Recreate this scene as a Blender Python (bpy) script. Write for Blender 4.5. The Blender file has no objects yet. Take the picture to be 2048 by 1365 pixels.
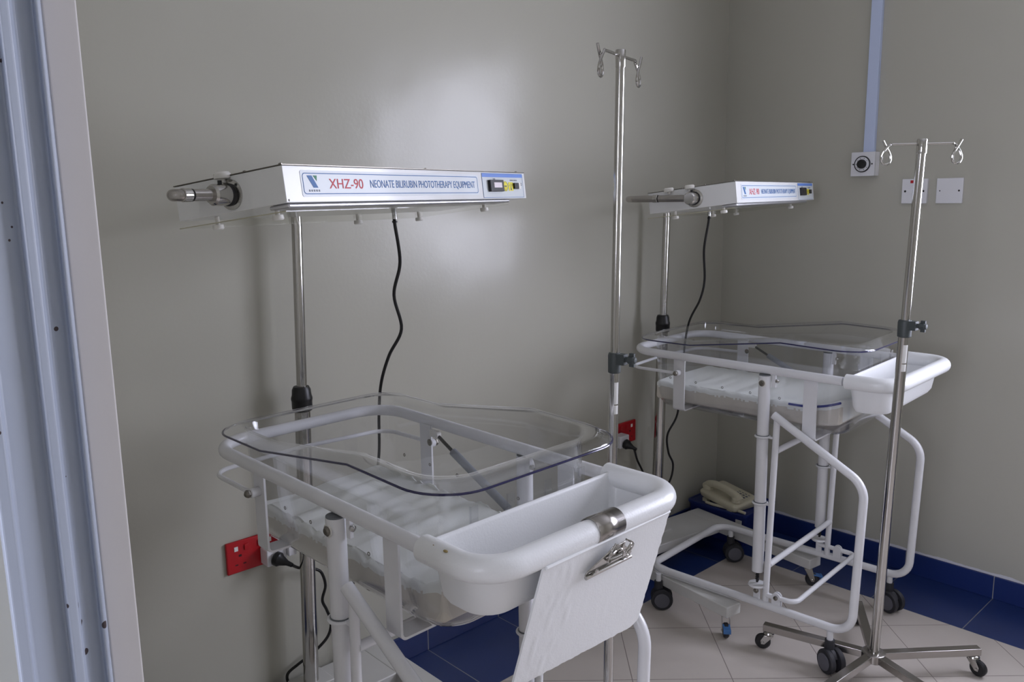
import bpy, bmesh, math, random
from mathutils import Vector, Matrix, noise
PI = math.pi
R = math.radians
C = bpy.context.scene.collection
scn = bpy.context.scene

# ------------------------------------------------------------------ camera
cam_d = bpy.data.cameras.new('camera')
cam = bpy.data.objects.new('camera', cam_d)
C.objects.link(cam)
cam_d.sensor_width = 36.0
cam_d.lens = 1652.75 / 2048 * 36.0
cam_d.clip_start = 0.02
cx_, cy_, cz_ = Vector((0.682802, 0.730441, -0.015428)), Vector((-0.115137, 0.128433, 0.985012)), Vector((0.721474, -0.670792, 0.171795))
cm = Matrix((cx_, cy_, cz_)).transposed().to_4x4()
cm.translation = Vector((1.980962, -3.080498, 1.421605))
cam.matrix_world = cm
scn.camera = cam

# ------------------------------------------------------------------ light
world = bpy.data.worlds.new('overcast daylight')
scn.world = world
world.use_nodes = True
wn = world.node_tree
wn.nodes.clear()
wo = wn.nodes.new('ShaderNodeOutputWorld')
wb = wn.nodes.new('ShaderNodeBackground')
wb.inputs['Color'].default_value = (0.80, 0.785, 0.97, 1)
wb.inputs['Strength'].default_value = 17.5
wn.links.new(wb.outputs[0], wo.inputs[0])


def portal(name, loc, rot, sx, sy):
    l = bpy.data.lights.new(name, 'AREA')
    l.shape = 'RECTANGLE'
    l.size, l.size_y = sx, sy
    l.cycles.is_portal = True
    o = bpy.data.objects.new(name, l)
    o.location, o.rotation_euler = loc, rot
    C.objects.link(o)


WX0, WX1, WZ0, WZ1 = 1.36, 2.66, 0.92, 2.16      # the daylight window, in the right-hand wall
portal('window_portal', ((WX0 + WX1) / 2, 0.02, (WZ0 + WZ1) / 2), (-PI / 2, 0, 0), WX1 - WX0, WZ1 - WZ0)
portal('corridor_portal', (2.0, -5.02, 1.6), (PI / 2, 0, 0), 1.4, 1.2)

vs = scn.view_settings
vs.view_transform = 'Standard'
vs.look = 'None'
vs.gamma = 1.0
vs.use_curve_mapping = False
vs.exposure = 0.0
try:
    scn.cycles.max_bounces = 14
    scn.cycles.transparent_max_bounces = 24
    scn.cycles.sample_clamp_indirect = 6
except Exception:
    pass


# ------------------------------------------------------------------ materials
def lin(c):
    return tuple(((v / 255) / 12.92 if v / 255 <= 0.04045 else ((v / 255 + 0.055) / 1.055) ** 2.4) for v in c)


def mat(name, rgb, rough=0.5, metal=0.0, spec=0.5, bump=0.0, bscale=50.0, var=0.0, vscale=8.0, coat=0.0, aniso=0.0):
    m = bpy.data.materials.new(name)
    m.use_nodes = True
    nt = m.node_tree
    b = nt.nodes['Principled BSDF']
    col = lin(rgb) + (1,)
    b.inputs['Base Color'].default_value = col
    b.inputs['Roughness'].default_value = rough
    b.inputs['Metallic'].default_value = metal
    b.inputs['Specular IOR Level'].default_value = spec
    b.inputs['Coat Weight'].default_value = coat
    tc = nt.nodes.new('ShaderNodeTexCoord')
    if var:
        n = nt.nodes.new('ShaderNodeTexNoise')
        n.inputs['Scale'].default_value = vscale
        n.inputs['Detail'].default_value = 5
        nt.links.new(tc.outputs['Object'], n.inputs['Vector'])
        rp = nt.nodes.new('ShaderNodeValToRGB')
        rp.color_ramp.elements[0].position = 0.35
        rp.color_ramp.elements[1].position = 0.65
        rp.color_ramp.elements[0].color = tuple(v * (1 - var) for v in col[:3]) + (1,)
        rp.color_ramp.elements[1].color = col
        nt.links.new(n.outputs['Fac'], rp.inputs['Fac'])
        nt.links.new(rp.outputs['Color'], b.inputs['Base Color'])
    if bump:
        n = nt.nodes.new('ShaderNodeTexNoise')
        n.inputs['Scale'].default_value = bscale
        n.inputs['Detail'].default_value = 3
        nt.links.new(tc.outputs['Object'], n.inputs['Vector'])
        bp = nt.nodes.new('ShaderNodeBump')
        bp.inputs['Strength'].default_value = bump
        bp.inputs['Distance'].default_value = 0.002
        nt.links.new(n.outputs['Fac'], bp.inputs['Height'])
        nt.links.new(bp.outputs['Normal'], b.inputs['Normal'])
    return m


def clear_mat(name, tint, refl=1.0, density=0.0):
    """clear sheet: see-through with a facing-dependent gloss"""
    m = bpy.data.materials.new(name)
    m.use_nodes = True
    nt = m.node_tree
    nt.nodes.clear()
    out = nt.nodes.new('ShaderNodeOutputMaterial')
    mix = nt.nodes.new('ShaderNodeMixShader')
    tr = nt.nodes.new('ShaderNodeBsdfTransparent')
    tr.inputs['Color'].default_value = tuple(tint) + (1,)
    gl = nt.nodes.new('ShaderNodeBsdfGlossy')
    gl.inputs['Roughness'].default_value = 0.04
    gl.inputs['Color'].default_value = (1, 1, 1, 1)
    lw = nt.nodes.new('ShaderNodeLayerWeight')
    lw.inputs['Blend'].default_value = 0.5
    p = nt.nodes.new('ShaderNodeMath')
    p.operation = 'POWER'
    p.inputs[1].default_value = 3.2
    mu = nt.nodes.new('ShaderNodeMath')
    mu.operation = 'MULTIPLY_ADD'
    mu.inputs[1].default_value = 0.75 * refl
    mu.inputs[2].default_value = 0.035 * refl + density
    nt.links.new(lw.outputs['Facing'], p.inputs[0])
    nt.links.new(p.outputs[0], mu.inputs[0])
    nt.links.new(mu.outputs[0], mix.inputs[0])
    nt.links.new(tr.outputs[0], mix.inputs[1])
    nt.links.new(gl.outputs[0], mix.inputs[2])
    nt.links.new(mix.outputs[0], out.inputs[0])
    return m


M = {}
M['enamel'] = mat('white enamel paint', (226, 226, 228), 0.25, bump=0.05, bscale=90, var=0.05, vscale=12)
M['enamel_lamp'] = mat('white coated lamp sheet', (228, 229, 228), 0.22, bump=0.03, bscale=60)
M['base_white'] = mat('off white stand paint', (208, 207, 203), 0.35, var=0.08, vscale=6)
M['plastic_white'] = mat('moulded white plastic', (230, 231, 231), 0.28, bump=0.18, bscale=260)
M['knob_white'] = mat('white nylon', (228, 226, 220), 0.45)
M['chrome'] = mat('polished steel', (190, 188, 184), 0.13, 1.0, bump=0.03, bscale=8)
M['steel'] = mat('brushed steel', (176, 172, 168), 0.24, 1.0, bump=0.06, bscale=30)
M['alu'] = mat('bright aluminium', (200, 200, 202), 0.2, 1.0)
M['dull_alu'] = mat('dull aluminium', (214, 214, 218), 0.33, 1.0)
M['zinc'] = mat('zinc bolt', (130, 126, 118), 0.35, 1.0)
M['grey_cap'] = mat('grey plastic cap', (112, 116, 120), 0.5)
M['grey_metal'] = mat('grey gas strut paint', (128, 132, 138), 0.4)
M['black'] = mat('black plastic', (20, 20, 22), 0.4)
M['black_rubber'] = mat('black cable rubber', (14, 14, 15), 0.45)
M['clamp'] = mat('dark grey green clamp plastic', (62, 68, 68), 0.5, bump=0.1, bscale=200)
M['wheel_grey'] = mat('grey caster face', (92, 92, 100), 0.5)
M['wheel_dark'] = mat('dark grey caster tread', (44, 44, 49), 0.6)
M['brake_blue'] = mat('blue brake pedal', (70, 120, 180), 0.4)
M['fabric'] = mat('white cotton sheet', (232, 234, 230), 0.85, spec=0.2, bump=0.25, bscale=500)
M['cover'] = mat('off white mattress sides', (212, 206, 194), 0.8, spec=0.2, bump=0.2, bscale=200, var=0.12, vscale=14)  # darker, warmer off-white for the mattress faces below the hem line
M['piping'] = mat('blue edge piping', (44, 54, 130), 0.7)
M['red'] = mat('red socket plastic', (178, 14, 28), 0.3)
M['red_dark'] = mat('socket slot', (60, 4, 10), 0.6)
M['switch_white'] = mat('white switch plastic', (226, 226, 230), 0.35)
M['trunk'] = mat('bluish white trunking', (196, 208, 236), 0.45)
M['window_frame'] = mat('white window frame', (225, 226, 226), 0.4)
M['phone'] = mat('cream telephone plastic', (206, 200, 176), 0.45)
M['crate'] = mat('navy crate plastic', (28, 44, 110), 0.45)
M['label_white'] = mat('white paper label', (225, 225, 222), 0.6)
M['decal'] = mat('white decal film', (216, 222, 226), 0.35)
M['decal_panel'] = mat('pale grey control panel', (204, 210, 212), 0.35)
M['blue_ink'] = mat('blue print', (48, 104, 166), 0.5)
M['blue_band'] = mat('light blue print', (98, 136, 210), 0.4)
M['red_ink'] = mat('red print', (196, 24, 44), 0.5)
M['green_ink'] = mat('green print', (30, 120, 80), 0.5)
M['grey_ink'] = mat('grey print', (90, 96, 110), 0.6)
M['yellow'] = mat('yellow sticker', (226, 214, 30), 0.45)
M['display'] = mat('white counter window', (236, 226, 230), 0.25)
M['acrylic'] = clear_mat('clear acrylic', (0.95, 0.953, 0.96), 1.15)
M['acrylic_edge'] = mat('dark blue acrylic edge', (40, 38, 78), 0.12, coat=0.5)
M['acrylic_lamp'] = clear_mat('clear lamp cover', (0.95, 0.95, 0.93), 0.25, 0.02)
M['glass'] = clear_mat('window glass', (0.96, 0.98, 0.97), 0.6)
M['edge_yellow'] = mat('yellowed acrylic edge', (186, 182, 158), 0.3)


def wall_mat(name, rgb, paint_edge=False):
    m = mat(name, rgb, 0.22, spec=0.34)
    nt = m.node_tree
    b = nt.nodes['Principled BSDF']
    tc = nt.nodes.new('ShaderNodeTexCoord')
    n1 = nt.nodes.new('ShaderNodeTexNoise')
    n1.inputs['Scale'].default_value = 2.2
    n1.inputs['Detail'].default_value = 2
    n2 = nt.nodes.new('ShaderNodeTexNoise')
    n2.inputs['Scale'].default_value = 90
    n2.inputs['Detail'].default_value = 3
    for n in (n1, n2):
        nt.links.new(tc.outputs['Object'], n.inputs['Vector'])
    b1 = nt.nodes.new('ShaderNodeBump')
    b1.inputs['Strength'].default_value = 0.22
    b1.inputs['Distance'].default_value = 0.03
    b2 = nt.nodes.new('ShaderNodeBump')
    b2.inputs['Strength'].default_value = 0.10
    b2.inputs['Distance'].default_value = 0.002
    nt.links.new(n1.outputs['Fac'], b1.inputs['Height'])
    nt.links.new(n2.outputs['Fac'], b2.inputs['Height'])
    nt.links.new(b1.outputs['Normal'], b2.inputs['Normal'])
    nt.links.new(b2.outputs['Normal'], b.inputs['Normal'])
    if paint_edge:
        # ragged strip of bare white filler left above the skirting tiles
        sep = nt.nodes.new('ShaderNodeSeparateXYZ')
        nt.links.new(tc.outputs['Object'], sep.inputs[0])
        n3 = nt.nodes.new('ShaderNodeTexNoise')
        n3.inputs['Scale'].default_value = 14
        n3.inputs['Detail'].default_value = 4
        nt.links.new(tc.outputs['Object'], n3.inputs['Vector'])
        mm = nt.nodes.new('ShaderNodeMath')
        mm.operation = 'MULTIPLY_ADD'
        mm.inputs[1].default_value = 0.022
        mm.inputs[2].default_value = 0.0805
        nt.links.new(n3.outputs['Fac'], mm.inputs[0])
        lt = nt.nodes.new('ShaderNodeMath')
        lt.operation = 'LESS_THAN'
        nt.links.new(sep.outputs['Z'], lt.inputs[0])
        nt.links.new(mm.outputs[0], lt.inputs[1])
        mx = nt.nodes.new('ShaderNodeMix')
        mx.data_type = 'RGBA'
        mx.inputs['A'].default_value = lin(rgb) + (1,)
        mx.inputs['B'].default_value = lin((214, 214, 220)) + (1,)
        nt.links.new(lt.outputs[0], mx.inputs['Factor'])
        nt.links.new(mx.outputs['Result'], b.inputs['Base Color'])
    return m


WALL = (181, 179, 167)
M['wall'] = wall_mat('glossy cream grey wall paint', WALL)
M['wall_r'] = wall_mat('glossy cream grey wall paint with filler edge', WALL, True)
M['ceiling'] = mat('white ceiling paint', (215, 215, 212), 0.8)


def math_node(nt, op, *ins):
    n = nt.nodes.new('ShaderNodeMath')
    n.operation = op
    for i, v in enumerate(ins):
        if isinstance(v, (int, float)):
            n.inputs[i].default_value = v
        else:
            nt.links.new(v, n.inputs[i])
    return n.outputs[0]


def floor_mat():
    m = bpy.data.materials.new('cream diagonal tiles with blue border tiles')
    m.use_nodes = True
    nt = m.node_tree
    b = nt.nodes['Principled BSDF']
    b.inputs['Roughness'].default_value = 0.32
    tc = nt.nodes.new('ShaderNodeTexCoord')
    sep = nt.nodes.new('ShaderNodeSeparateXYZ')
    nt.links.new(tc.outputs['Object'], sep.inputs[0])
    x, y = sep.outputs['X'], sep.outputs['Y']

    def dist(u, off, pitch):       # distance to the nearest grout line
        t = math_node(nt, 'DIVIDE', math_node(nt, 'SUBTRACT', u, off), pitch)
        f = math_node(nt, 'FRACT', t)
        return math_node(nt, 'MULTIPLY', math_node(nt, 'MINIMUM', f, math_node(nt, 'SUBTRACT', 1.0, f)), pitch)

    def dot(a, c):
        return math_node(nt, 'ADD', math_node(nt, 'MULTIPLY', x, a), math_node(nt, 'MULTIPLY', y, c))
    u, v = dot(0.687, 0.727), dot(-0.727, 0.687)
    dl = math_node(nt, 'MINIMUM', dist(u, -0.5544, 0.2965), dist(v, -1.0088, 0.2965))
    gl = math_node(nt, 'LESS_THAN', dl, 0.0013)
    # border
    ny = math_node(nt, 'MULTIPLY', y, -1.0)
    m_ = math_node(nt, 'MINIMUM', x, ny)
    isb = math_node(nt, 'LESS_THAN', m_, 0.3006)
    right = math_node(nt, 'LESS_THAN', ny, x)
    dr = dist(x, 0.8403, 0.3006)
    dle = dist(y, -1.632, 0.3006)
    dj = math_node(nt, 'ADD', math_node(nt, 'MULTIPLY', dr, right), math_node(nt, 'MULTIPLY', dle, math_node(nt, 'SUBTRACT', 1.0, right)))
    db = math_node(nt, 'ABSOLUTE', math_node(nt, 'SUBTRACT', m_, 0.3006))
    gb = math_node(nt, 'LESS_THAN', math_node(nt, 'MINIMUM', dj, db), 0.0015)

    def mix(f, a, c):
        n = nt.nodes.new('ShaderNodeMix')
        n.data_type = 'RGBA'
        nt.links.new(f, n.inputs['Factor'])
        for k, s in (('A', a), ('B', c)):
            if isinstance(s, tuple):
                n.inputs[k].default_value = s + (1,)
            else:
                nt.links.new(s, n.inputs[k])
        return n.outputs['Result']
    ns = nt.nodes.new('ShaderNodeTexNoise')
    ns.inputs['Scale'].default_value = 5
    ns.inputs['Detail'].default_value = 6
    nt.links.new(tc.outputs['Object'], ns.inputs['Vector'])
    cream = mix(ns.outputs['Fac'], lin((186, 178, 170)), lin((204, 196, 188)))
    blue = mix(ns.outputs['Fac'], lin((28, 46, 96)), lin((36, 56, 112)))
    light = mix(gl, cream, lin((128, 118, 112)))
    bord = mix(gb, blue, lin((128, 130, 132)))
    nt.links.new(mix(isb, light, bord), b.inputs['Base Color'])
    n2 = nt.nodes.new('ShaderNodeTexNoise')
    n2.inputs['Scale'].default_value = 40
    nt.links.new(tc.outputs['Object'], n2.inputs['Vector'])
    bp = nt.nodes.new('ShaderNodeBump')
    bp.inputs['Strength'].default_value = 0.05
    bp.inputs['Distance'].default_value = 0.002
    nt.links.new(n2.outputs['Fac'], bp.inputs['Height'])
    nt.links.new(bp.outputs['Normal'], b.inputs['Normal'])
    return m


def skirting_mat(axis, off):
    m = mat('blue glazed skirting tile ' + axis, (34, 56, 118), 0.25)
    nt = m.node_tree
    b = nt.nodes['Principled BSDF']
    tc = nt.nodes.new('ShaderNodeTexCoord')
    sep = nt.nodes.new('ShaderNodeSeparateXYZ')
    nt.links.new(tc.outputs['Object'], sep.inputs[0])
    t = math_node(nt, 'DIVIDE', math_node(nt, 'SUBTRACT', sep.outputs[axis], off), 0.3006)
    f = math_node(nt, 'FRACT', t)
    d = math_node(nt, 'MULTIPLY', math_node(nt, 'MINIMUM', f, math_node(nt, 'SUBTRACT', 1.0, f)), 0.3006)
    g = math_node(nt, 'LESS_THAN', d, 0.0015)
    mx = nt.nodes.new('ShaderNodeMix')
    mx.data_type = 'RGBA'
    mx.inputs['A'].default_value = lin((30, 48, 104)) + (1,)
    mx.inputs['B'].default_value = lin((140, 142, 142)) + (1,)
    nt.links.new(g, mx.inputs['Factor'])
    nt.links.new(mx.outputs['Result'], b.inputs['Base Color'])
    return m


def frame_mat():
    """pale blue painted metal with small rust specks"""
    m = mat('pale blue painted door metal', (170, 178, 190), 0.4)
    nt = m.node_tree
    b = nt.nodes['Principled BSDF']
    tc = nt.nodes.new('ShaderNodeTexCoord')
    vo = nt.nodes.new('ShaderNodeTexVoronoi')
    vo.inputs['Scale'].default_value = 60
    vo.inputs['Randomness'].default_value = 1
    nt.links.new(tc.outputs['Object'], vo.inputs['Vector'])
    n = nt.nodes.new('ShaderNodeTexNoise')
    n.inputs['Scale'].default_value = 9
    nt.links.new(tc.outputs['Object'], n.inputs['Vector'])
    thr = math_node(nt, 'MULTIPLY', math_node(nt, 'MAXIMUM', math_node(nt, 'SUBTRACT', n.outputs['Fac'], 0.42), 0.0), 0.95)
    f = math_node(nt, 'LESS_THAN', vo.outputs['Distance'], thr)
    mx = nt.nodes.new('ShaderNodeMix')
    mx.data_type = 'RGBA'
    mx.inputs['A'].default_value = lin((168, 176, 190)) + (1,)
    mx.inputs['B'].default_value = lin((62, 50, 52)) + (1,)
    nt.links.new(f, mx.inputs['Factor'])
    nt.links.new(mx.outputs['Result'], b.inputs['Base Color'])
    return m


M['floor'] = floor_mat()
M['skirt_l'] = skirting_mat('Y', -1.632)
M['skirt_r'] = skirting_mat('X', 0.8403)
M['door_metal'] = frame_mat()
M['door_cream'] = mat('cream painted door lining', (206, 202, 200), 0.5, bump=0.05, bscale=60)


# ------------------------------------------------------------------ mesh helpers
def obj(name, bm, m, parent=None, loc=(0, 0, 0), rot=(0, 0, 0), smooth=True, bevel=0.0, solid=0.0, sub=0):
    me = bpy.data.meshes.new(name)
    bmesh.ops.recalc_face_normals(bm, faces=bm.faces)
    if smooth:
        for f in bm.faces:
            f.smooth = True
        for e in bm.edges:
            if len(e.link_faces) == 2 and e.calc_face_angle(0) > R(35):
                e.smooth = False
    bm.to_mesh(me)
    bm.free()
    me.materials.append(M[m] if isinstance(m, str) else m)
    o = bpy.data.objects.new(name, me)
    C.objects.link(o)
    o.location, o.rotation_euler = loc, rot
    if parent:
        o.parent = parent
    if solid:
        md = o.modifiers.new('solid', 'SOLIDIFY')
        md.thickness = solid
        md.offset = -1
    if bevel:
        md = o.modifiers.new('bevel', 'BEVEL')
        md.width = bevel
        md.segments = 3
        md.limit_method = 'ANGLE'
        md.angle_limit = R(40)
    if sub:
        md = o.modifiers.new('sub', 'SUBSURF')
        md.levels = md.render_levels = sub
    return o


def thing(name, label, cat, loc=(0, 0, 0), rz=0.0, group=None):
    o = bpy.data.objects.new(name, None)
    C.objects.link(o)
    o.empty_display_size = 0.05
    o.location = loc
    o.rotation_euler = (0, 0, rz)
    return tag(o, label, cat, group)


def tag(o, label, cat, group=None):
    o['label'] = label
    o['category'] = cat
    if group:
        o['group'] = group
    return o


def struct(name, bm, m, parent=None, **k):
    o = obj(name, bm, m, parent, **k)
    if parent is None:
        o['kind'] = 'structure'
    return o


def add_box(bm, x0, x1, y0, y1, z0, z1, mtx=None):
    r = bmesh.ops.create_cube(bm, size=1.0)
    t = Matrix.Translation(((x0 + x1) / 2, (y0 + y1) / 2, (z0 + z1) / 2)) @ Matrix.Diagonal((x1 - x0, y1 - y0, z1 - z0, 1))
    if mtx:
        t = mtx @ t
    bmesh.ops.transform(bm, matrix=t, verts=r['verts'])
    return bm


def box(*a, **k):
    return add_box(bmesh.new(), *a, **k)


def frames(pts, closed=False):
    n = len(pts)
    tans = []
    for i in range(n):
        if closed:
            t = pts[(i + 1) % n] - pts[i - 1]
        else:
            t = pts[min(i + 1, n - 1)] - pts[max(i - 1, 0)]
        tans.append(t.normalized())
    up = Vector((0, 0, 1)) if abs(tans[0].z) < 0.9 else Vector((1, 0, 0))
    nrm = (up - tans[0] * up.dot(tans[0])).normalized()
    out = []
    for t in tans:
        nrm = (nrm - t * nrm.dot(t)).normalized()
        out.append((t, nrm, t.cross(nrm)))
    return out


def add_tube(bm, pts, r, seg=16, closed=False, caps=True):
    pts = [Vector(p) for p in pts]
    q = [pts[0]]
    for p in pts[1:]:
        if (p - q[-1]).length > 1e-6:
            q.append(p)
    pts = q
    fr = frames(pts, closed)
    rs = r if isinstance(r, (list, tuple)) else [r] * len(pts)
    rings = []
    for p, (t, n, b), rr in zip(pts, fr, rs):
        rings.append([bm.verts.new(p + n * rr * math.cos(2 * PI * k / seg) + b * rr * math.sin(2 * PI * k / seg)) for k in range(seg)])
    m = len(rings)
    for i in range(m if closed else m - 1):
        a, c = rings[i], rings[(i + 1) % m]
        for k in range(seg):
            bm.faces.new((a[k], a[(k + 1) % seg], c[(k + 1) % seg], c[k]))
    if caps and not closed:
        bm.faces.new(rings[0][::-1])
        bm.faces.new(rings[-1])
    return bm


def tube(*a, **k):
    return add_tube(bmesh.new(), *a, **k)


def fillet(pts, rad, n=8, closed=False):
    """round the corners of a polyline"""
    pts = [Vector(p) for p in pts]
    rads = rad if isinstance(rad, (list, tuple)) else [rad] * len(pts)
    out = []
    N = len(pts)
    for i in range(N):
        if not closed and i in (0, N - 1):
            out.append(pts[i])
            continue
        p, a, b = pts[i], pts[i - 1], pts[(i + 1) % N]
        u, v = (a - p).normalized(), (b - p).normalized()
        ang = u.angle(v)
        if ang > PI - 0.02 or rads[i] <= 0:
            out.append(p)
            continue
        d = min(rads[i] / math.tan(ang / 2), (a - p).length * 0.49, (b - p).length * 0.49)
        r = d * math.tan(ang / 2)
        c = p + (u + v).normalized() * (r / math.sin(ang / 2))
        s, e = p + u * d - c, p + v * d - c
        w = s.angle(e)
        for k in range(n + 1):
            t = k / n
            out.append(c + (s * math.sin((1 - t) * w) + e * math.sin(t * w)) / math.sin(w))
    return out


def smooth_path(pts, n=8):
    """Catmull-Rom through the points"""
    P = [Vector(p) for p in pts]
    P = [P[0] * 2 - P[1]] + P + [P[-1] * 2 - P[-2]]
    out = []
    for i in range(1, len(P) - 2):
        a, b, c, d = P[i - 1:i + 3]
        for k in range(n):
            t = k / n
            out.append(0.5 * ((2 * b) + (c - a) * t + (2 * a - 5 * b + 4 * c - d) * t * t + (3 * b - a - 3 * c + d) * t ** 3))
    out.append(P[-2])
    return out


def cyl(p, q, r, seg=20, r2=None):
    return add_tube(bmesh.new(), [p, q], [r, r if r2 is None else r2], seg)


def add_lathe(bm, prof, axis_o=(0, 0, 0), axis='Z', seg=28):
    """prof: (radius, height) pairs"""
    o = Vector(axis_o)
    ax = {'X': (Vector((1, 0, 0)), Vector((0, 1, 0)), Vector((0, 0, 1))), 'Y': (Vector((0, 1, 0)), Vector((0, 0, 1)), Vector((1, 0, 0))),
          'Z': (Vector((0, 0, 1)), Vector((1, 0, 0)), Vector((0, 1, 0)))}[axis] if isinstance(axis, str) else None
    if ax is None:
        a = Vector(axis).normalized()
        h = Vector((0, 0, 1)) if abs(a.z) < 0.9 else Vector((1, 0, 0))
        u = a.cross(h).normalized()
        ax = (a, u, a.cross(u))
    a, u, v = ax
    rings = []
    for r, h in prof:
        if r < 1e-6:
            rings.append([bm.verts.new(o + a * h)])
        else:
            rings.append([bm.verts.new(o + a * h + u * r * math.cos(2 * PI * k / seg) + v * r * math.sin(2 * PI * k / seg)) for k in range(seg)])
    for A, B in zip(rings, rings[1:]):
        for k in range(seg):
            k2 = (k + 1) % seg
            if len(A) == 1 and len(B) == 1:
                continue
            if len(A) == 1:
                bm.faces.new((A[0], B[k], B[k2]))
            elif len(B) == 1:
                bm.faces.new((A[k], A[k2], B[0]))
            else:
                bm.faces.new((A[k], A[k2], B[k2], B[k]))
    if len(rings[0]) > 1:
        bm.faces.new(rings[0][::-1])
    if len(rings[-1]) > 1:
        bm.faces.new(rings[-1])
    return bm


def lathe(*a, **k):
    return add_lathe(bmesh.new(), *a, **k)


def add_prism(bm, pts, z0, z1, mtx=None):
    """extrude a closed 2D outline"""
    A = [bm.verts.new((p[0], p[1], z0)) for p in pts]
    B = [bm.verts.new((p[0], p[1], z1)) for p in pts]
    n = len(pts)
    for i in range(n):
        bm.faces.new((A[i], A[(i + 1) % n], B[(i + 1) % n], B[i]))
    bm.faces.new(A[::-1])
    bm.faces.new(B)
    if mtx:
        bmesh.ops.transform(bm, matrix=mtx, verts=A + B)
    return bm


def rrect(x0, x1, y0, y1, r, n=6, e=1):
    """rounded rectangle, constant topology"""
    rr = r if isinstance(r, (list, tuple)) else [r] * 4
    cs = [(x1 - rr[0], y1 - rr[0], 0, rr[0]), (x0 + rr[1], y1 - rr[1], 90, rr[1]), (x0 + rr[2], y0 + rr[2], 180, rr[2]), (x1 - rr[3], y0 + rr[3], 270, rr[3])]
    corner = [[(cx + r_ * math.cos(R(a + 90 * k / n)), cy + r_ * math.sin(R(a + 90 * k / n))) for k in range(n + 1)] for cx, cy, a, r_ in cs]
    out = []
    for i in range(4):
        out += corner[i]
        p, q = corner[i][-1], corner[(i + 1) % 4][0]
        for k in range(1, e):
            t = k / e
            out.append((p[0] + (q[0] - p[0]) * t, p[1] + (q[1] - p[1]) * t))
    return out


def loft(bm, rings, cap_first=False, cap_last=False):
    vr = [[bm.verts.new(p) for p in r] for r in rings]
    n = len(vr[0])
    for A, B in zip(vr, vr[1:]):
        for k in range(n):
            bm.faces.new((A[k], A[(k + 1) % n], B[(k + 1) % n], B[k]))
    if cap_first:
        bm.faces.new(vr[0][::-1])
    if cap_last:
        bm.faces.new(vr[-1])
    return bm


def text_mesh(name, s, size, m, parent, loc, rot, xs=1.0, depth=0.0003, align='LEFT', width=None):
    cu = bpy.data.curves.new(name, 'FONT')
    cu.body = s
    cu.size = size
    cu.extrude = depth
    cu.align_x = align
    t = bpy.data.objects.new(name + '_tmp', cu)
    C.objects.link(t)
    bpy.context.view_layer.update()
    dg = bpy.context.evaluated_depsgraph_get()
    me = bpy.data.meshes.new_from_object(t.evaluated_get(dg))
    C.objects.unlink(t)
    bpy.data.objects.remove(t)
    if width:
        w = max(v.co.x for v in me.vertices) - min(v.co.x for v in me.vertices)
        xs = width / w
    for v in me.vertices:
        v.co.x *= xs
    me.materials.clear()
    me.materials.append(M[m])
    o = bpy.data.objects.new(name, me)
    C.objects.link(o)
    o.parent = parent
    o.location, o.rotation_euler = loc, rot
    return o


# ------------------------------------------------------------------ the room
XW, YS, ZC = 3.5, -2.93, 2.75           # far side wall, partition, ceiling height
struct('floor', box(-0.02, XW, -5.02, 0.02, -0.05, 0.0), 'floor', smooth=False)
struct('ceiling', box(-0.02, XW, -5.02, 0.02, ZC, ZC + 0.05), 'ceiling', smooth=False)
struct('wall_left', box(-0.12, 0.0, -5.0, 0.12, 0, ZC), 'wall', smooth=False)
bm = bmesh.new()
add_box(bm, 0.0, WX0, 0.0, 0.12, 0, ZC)
add_box(bm, WX1, XW, 0.0, 0.12, 0, ZC)
add_box(bm, WX0, WX1, 0.0, 0.12, 0, WZ0)
add_box(bm, WX0, WX1, 0.0, 0.12, WZ1, ZC)
struct('wall_right', bm, 'wall_r', smooth=False)
struct('wall_far_side', box(XW, XW + 0.1, -5.0, 0.12, 0, ZC), 'wall', smooth=False)
DX0, DX1 = 1.47, 2.75                   # doorway the photographer stands in
bm = bmesh.new()
add_box(bm, 0.0, 1.30, YS - 0.10, YS, 0, ZC)
add_box(bm, DX1, XW, YS - 0.10, YS, 0, ZC)
add_box(bm, 1.30, DX1, YS - 0.10, YS, 2.3, ZC)
struct('wall_near', bm, 'wall', smooth=False)
bm = bmesh.new()
add_box(bm, 0.0, 1.3, -5.1, -5.0, 0, ZC)
add_box(bm, 2.7, XW, -5.1, -5.0, 0, ZC)
add_box(bm, 1.3, 2.7, -5.1, -5.0, 0, 1.0)
add_box(bm, 1.3, 2.7, -5.1, -5.0, 2.2, ZC)
struct('wall_corridor', bm, 'wall', smooth=False)

w = struct('window_1', box(WX0 + 0.01, WX1 - 0.01, 0.055, 0.06, WZ0 + 0.01, WZ1 - 0.01), 'glass', smooth=False)
bm = bmesh.new()
for a in ((WX0, WX0 + 0.045), (WX1 - 0.045, WX1), (2.10, 2.15)):
    add_box(bm, a[0], a[1], 0.035, 0.08, WZ0, WZ1)
for a in ((WZ0, WZ0 + 0.045), (WZ1 - 0.045, WZ1)):
    add_box(bm, WX0, WX1, 0.034, 0.081, a[0], a[1])
struct('window_frame', bm, 'window_frame', w, smooth=False)
w = struct('window_2', box(1.31, 2.69, -5.06, -5.055, 1.01, 2.19), 'glass', smooth=False)
bm = bmesh.new()
for a in ((1.3, 1.35), (1.97, 2.03), (2.65, 2.7)):
    add_box(bm, a[0], a[1], -5.09, -5.03, 1.0, 2.2)
for a in ((1.0, 1.05), (2.15, 2.2)):
    add_box(bm, 1.3, 2.7, -5.091, -5.029, a[0], a[1])
struct('window_frame', bm, 'window_frame', w, smooth=False)

# skirting tiles
def skirt(name, m, pts):
    bm = bmesh.new()
    add_box(bm, *pts)
    return struct(name, bm, m, smooth=False, bevel=0.002)
skirt('baseboard_left', 'skirt_l', (0.0, 0.009, YS, -0.009, 0.0, 0.083))
skirt('baseboard_right', 'skirt_r', (0.0, XW, -0.009, 0.0, 0.0, 0.083))

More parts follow.
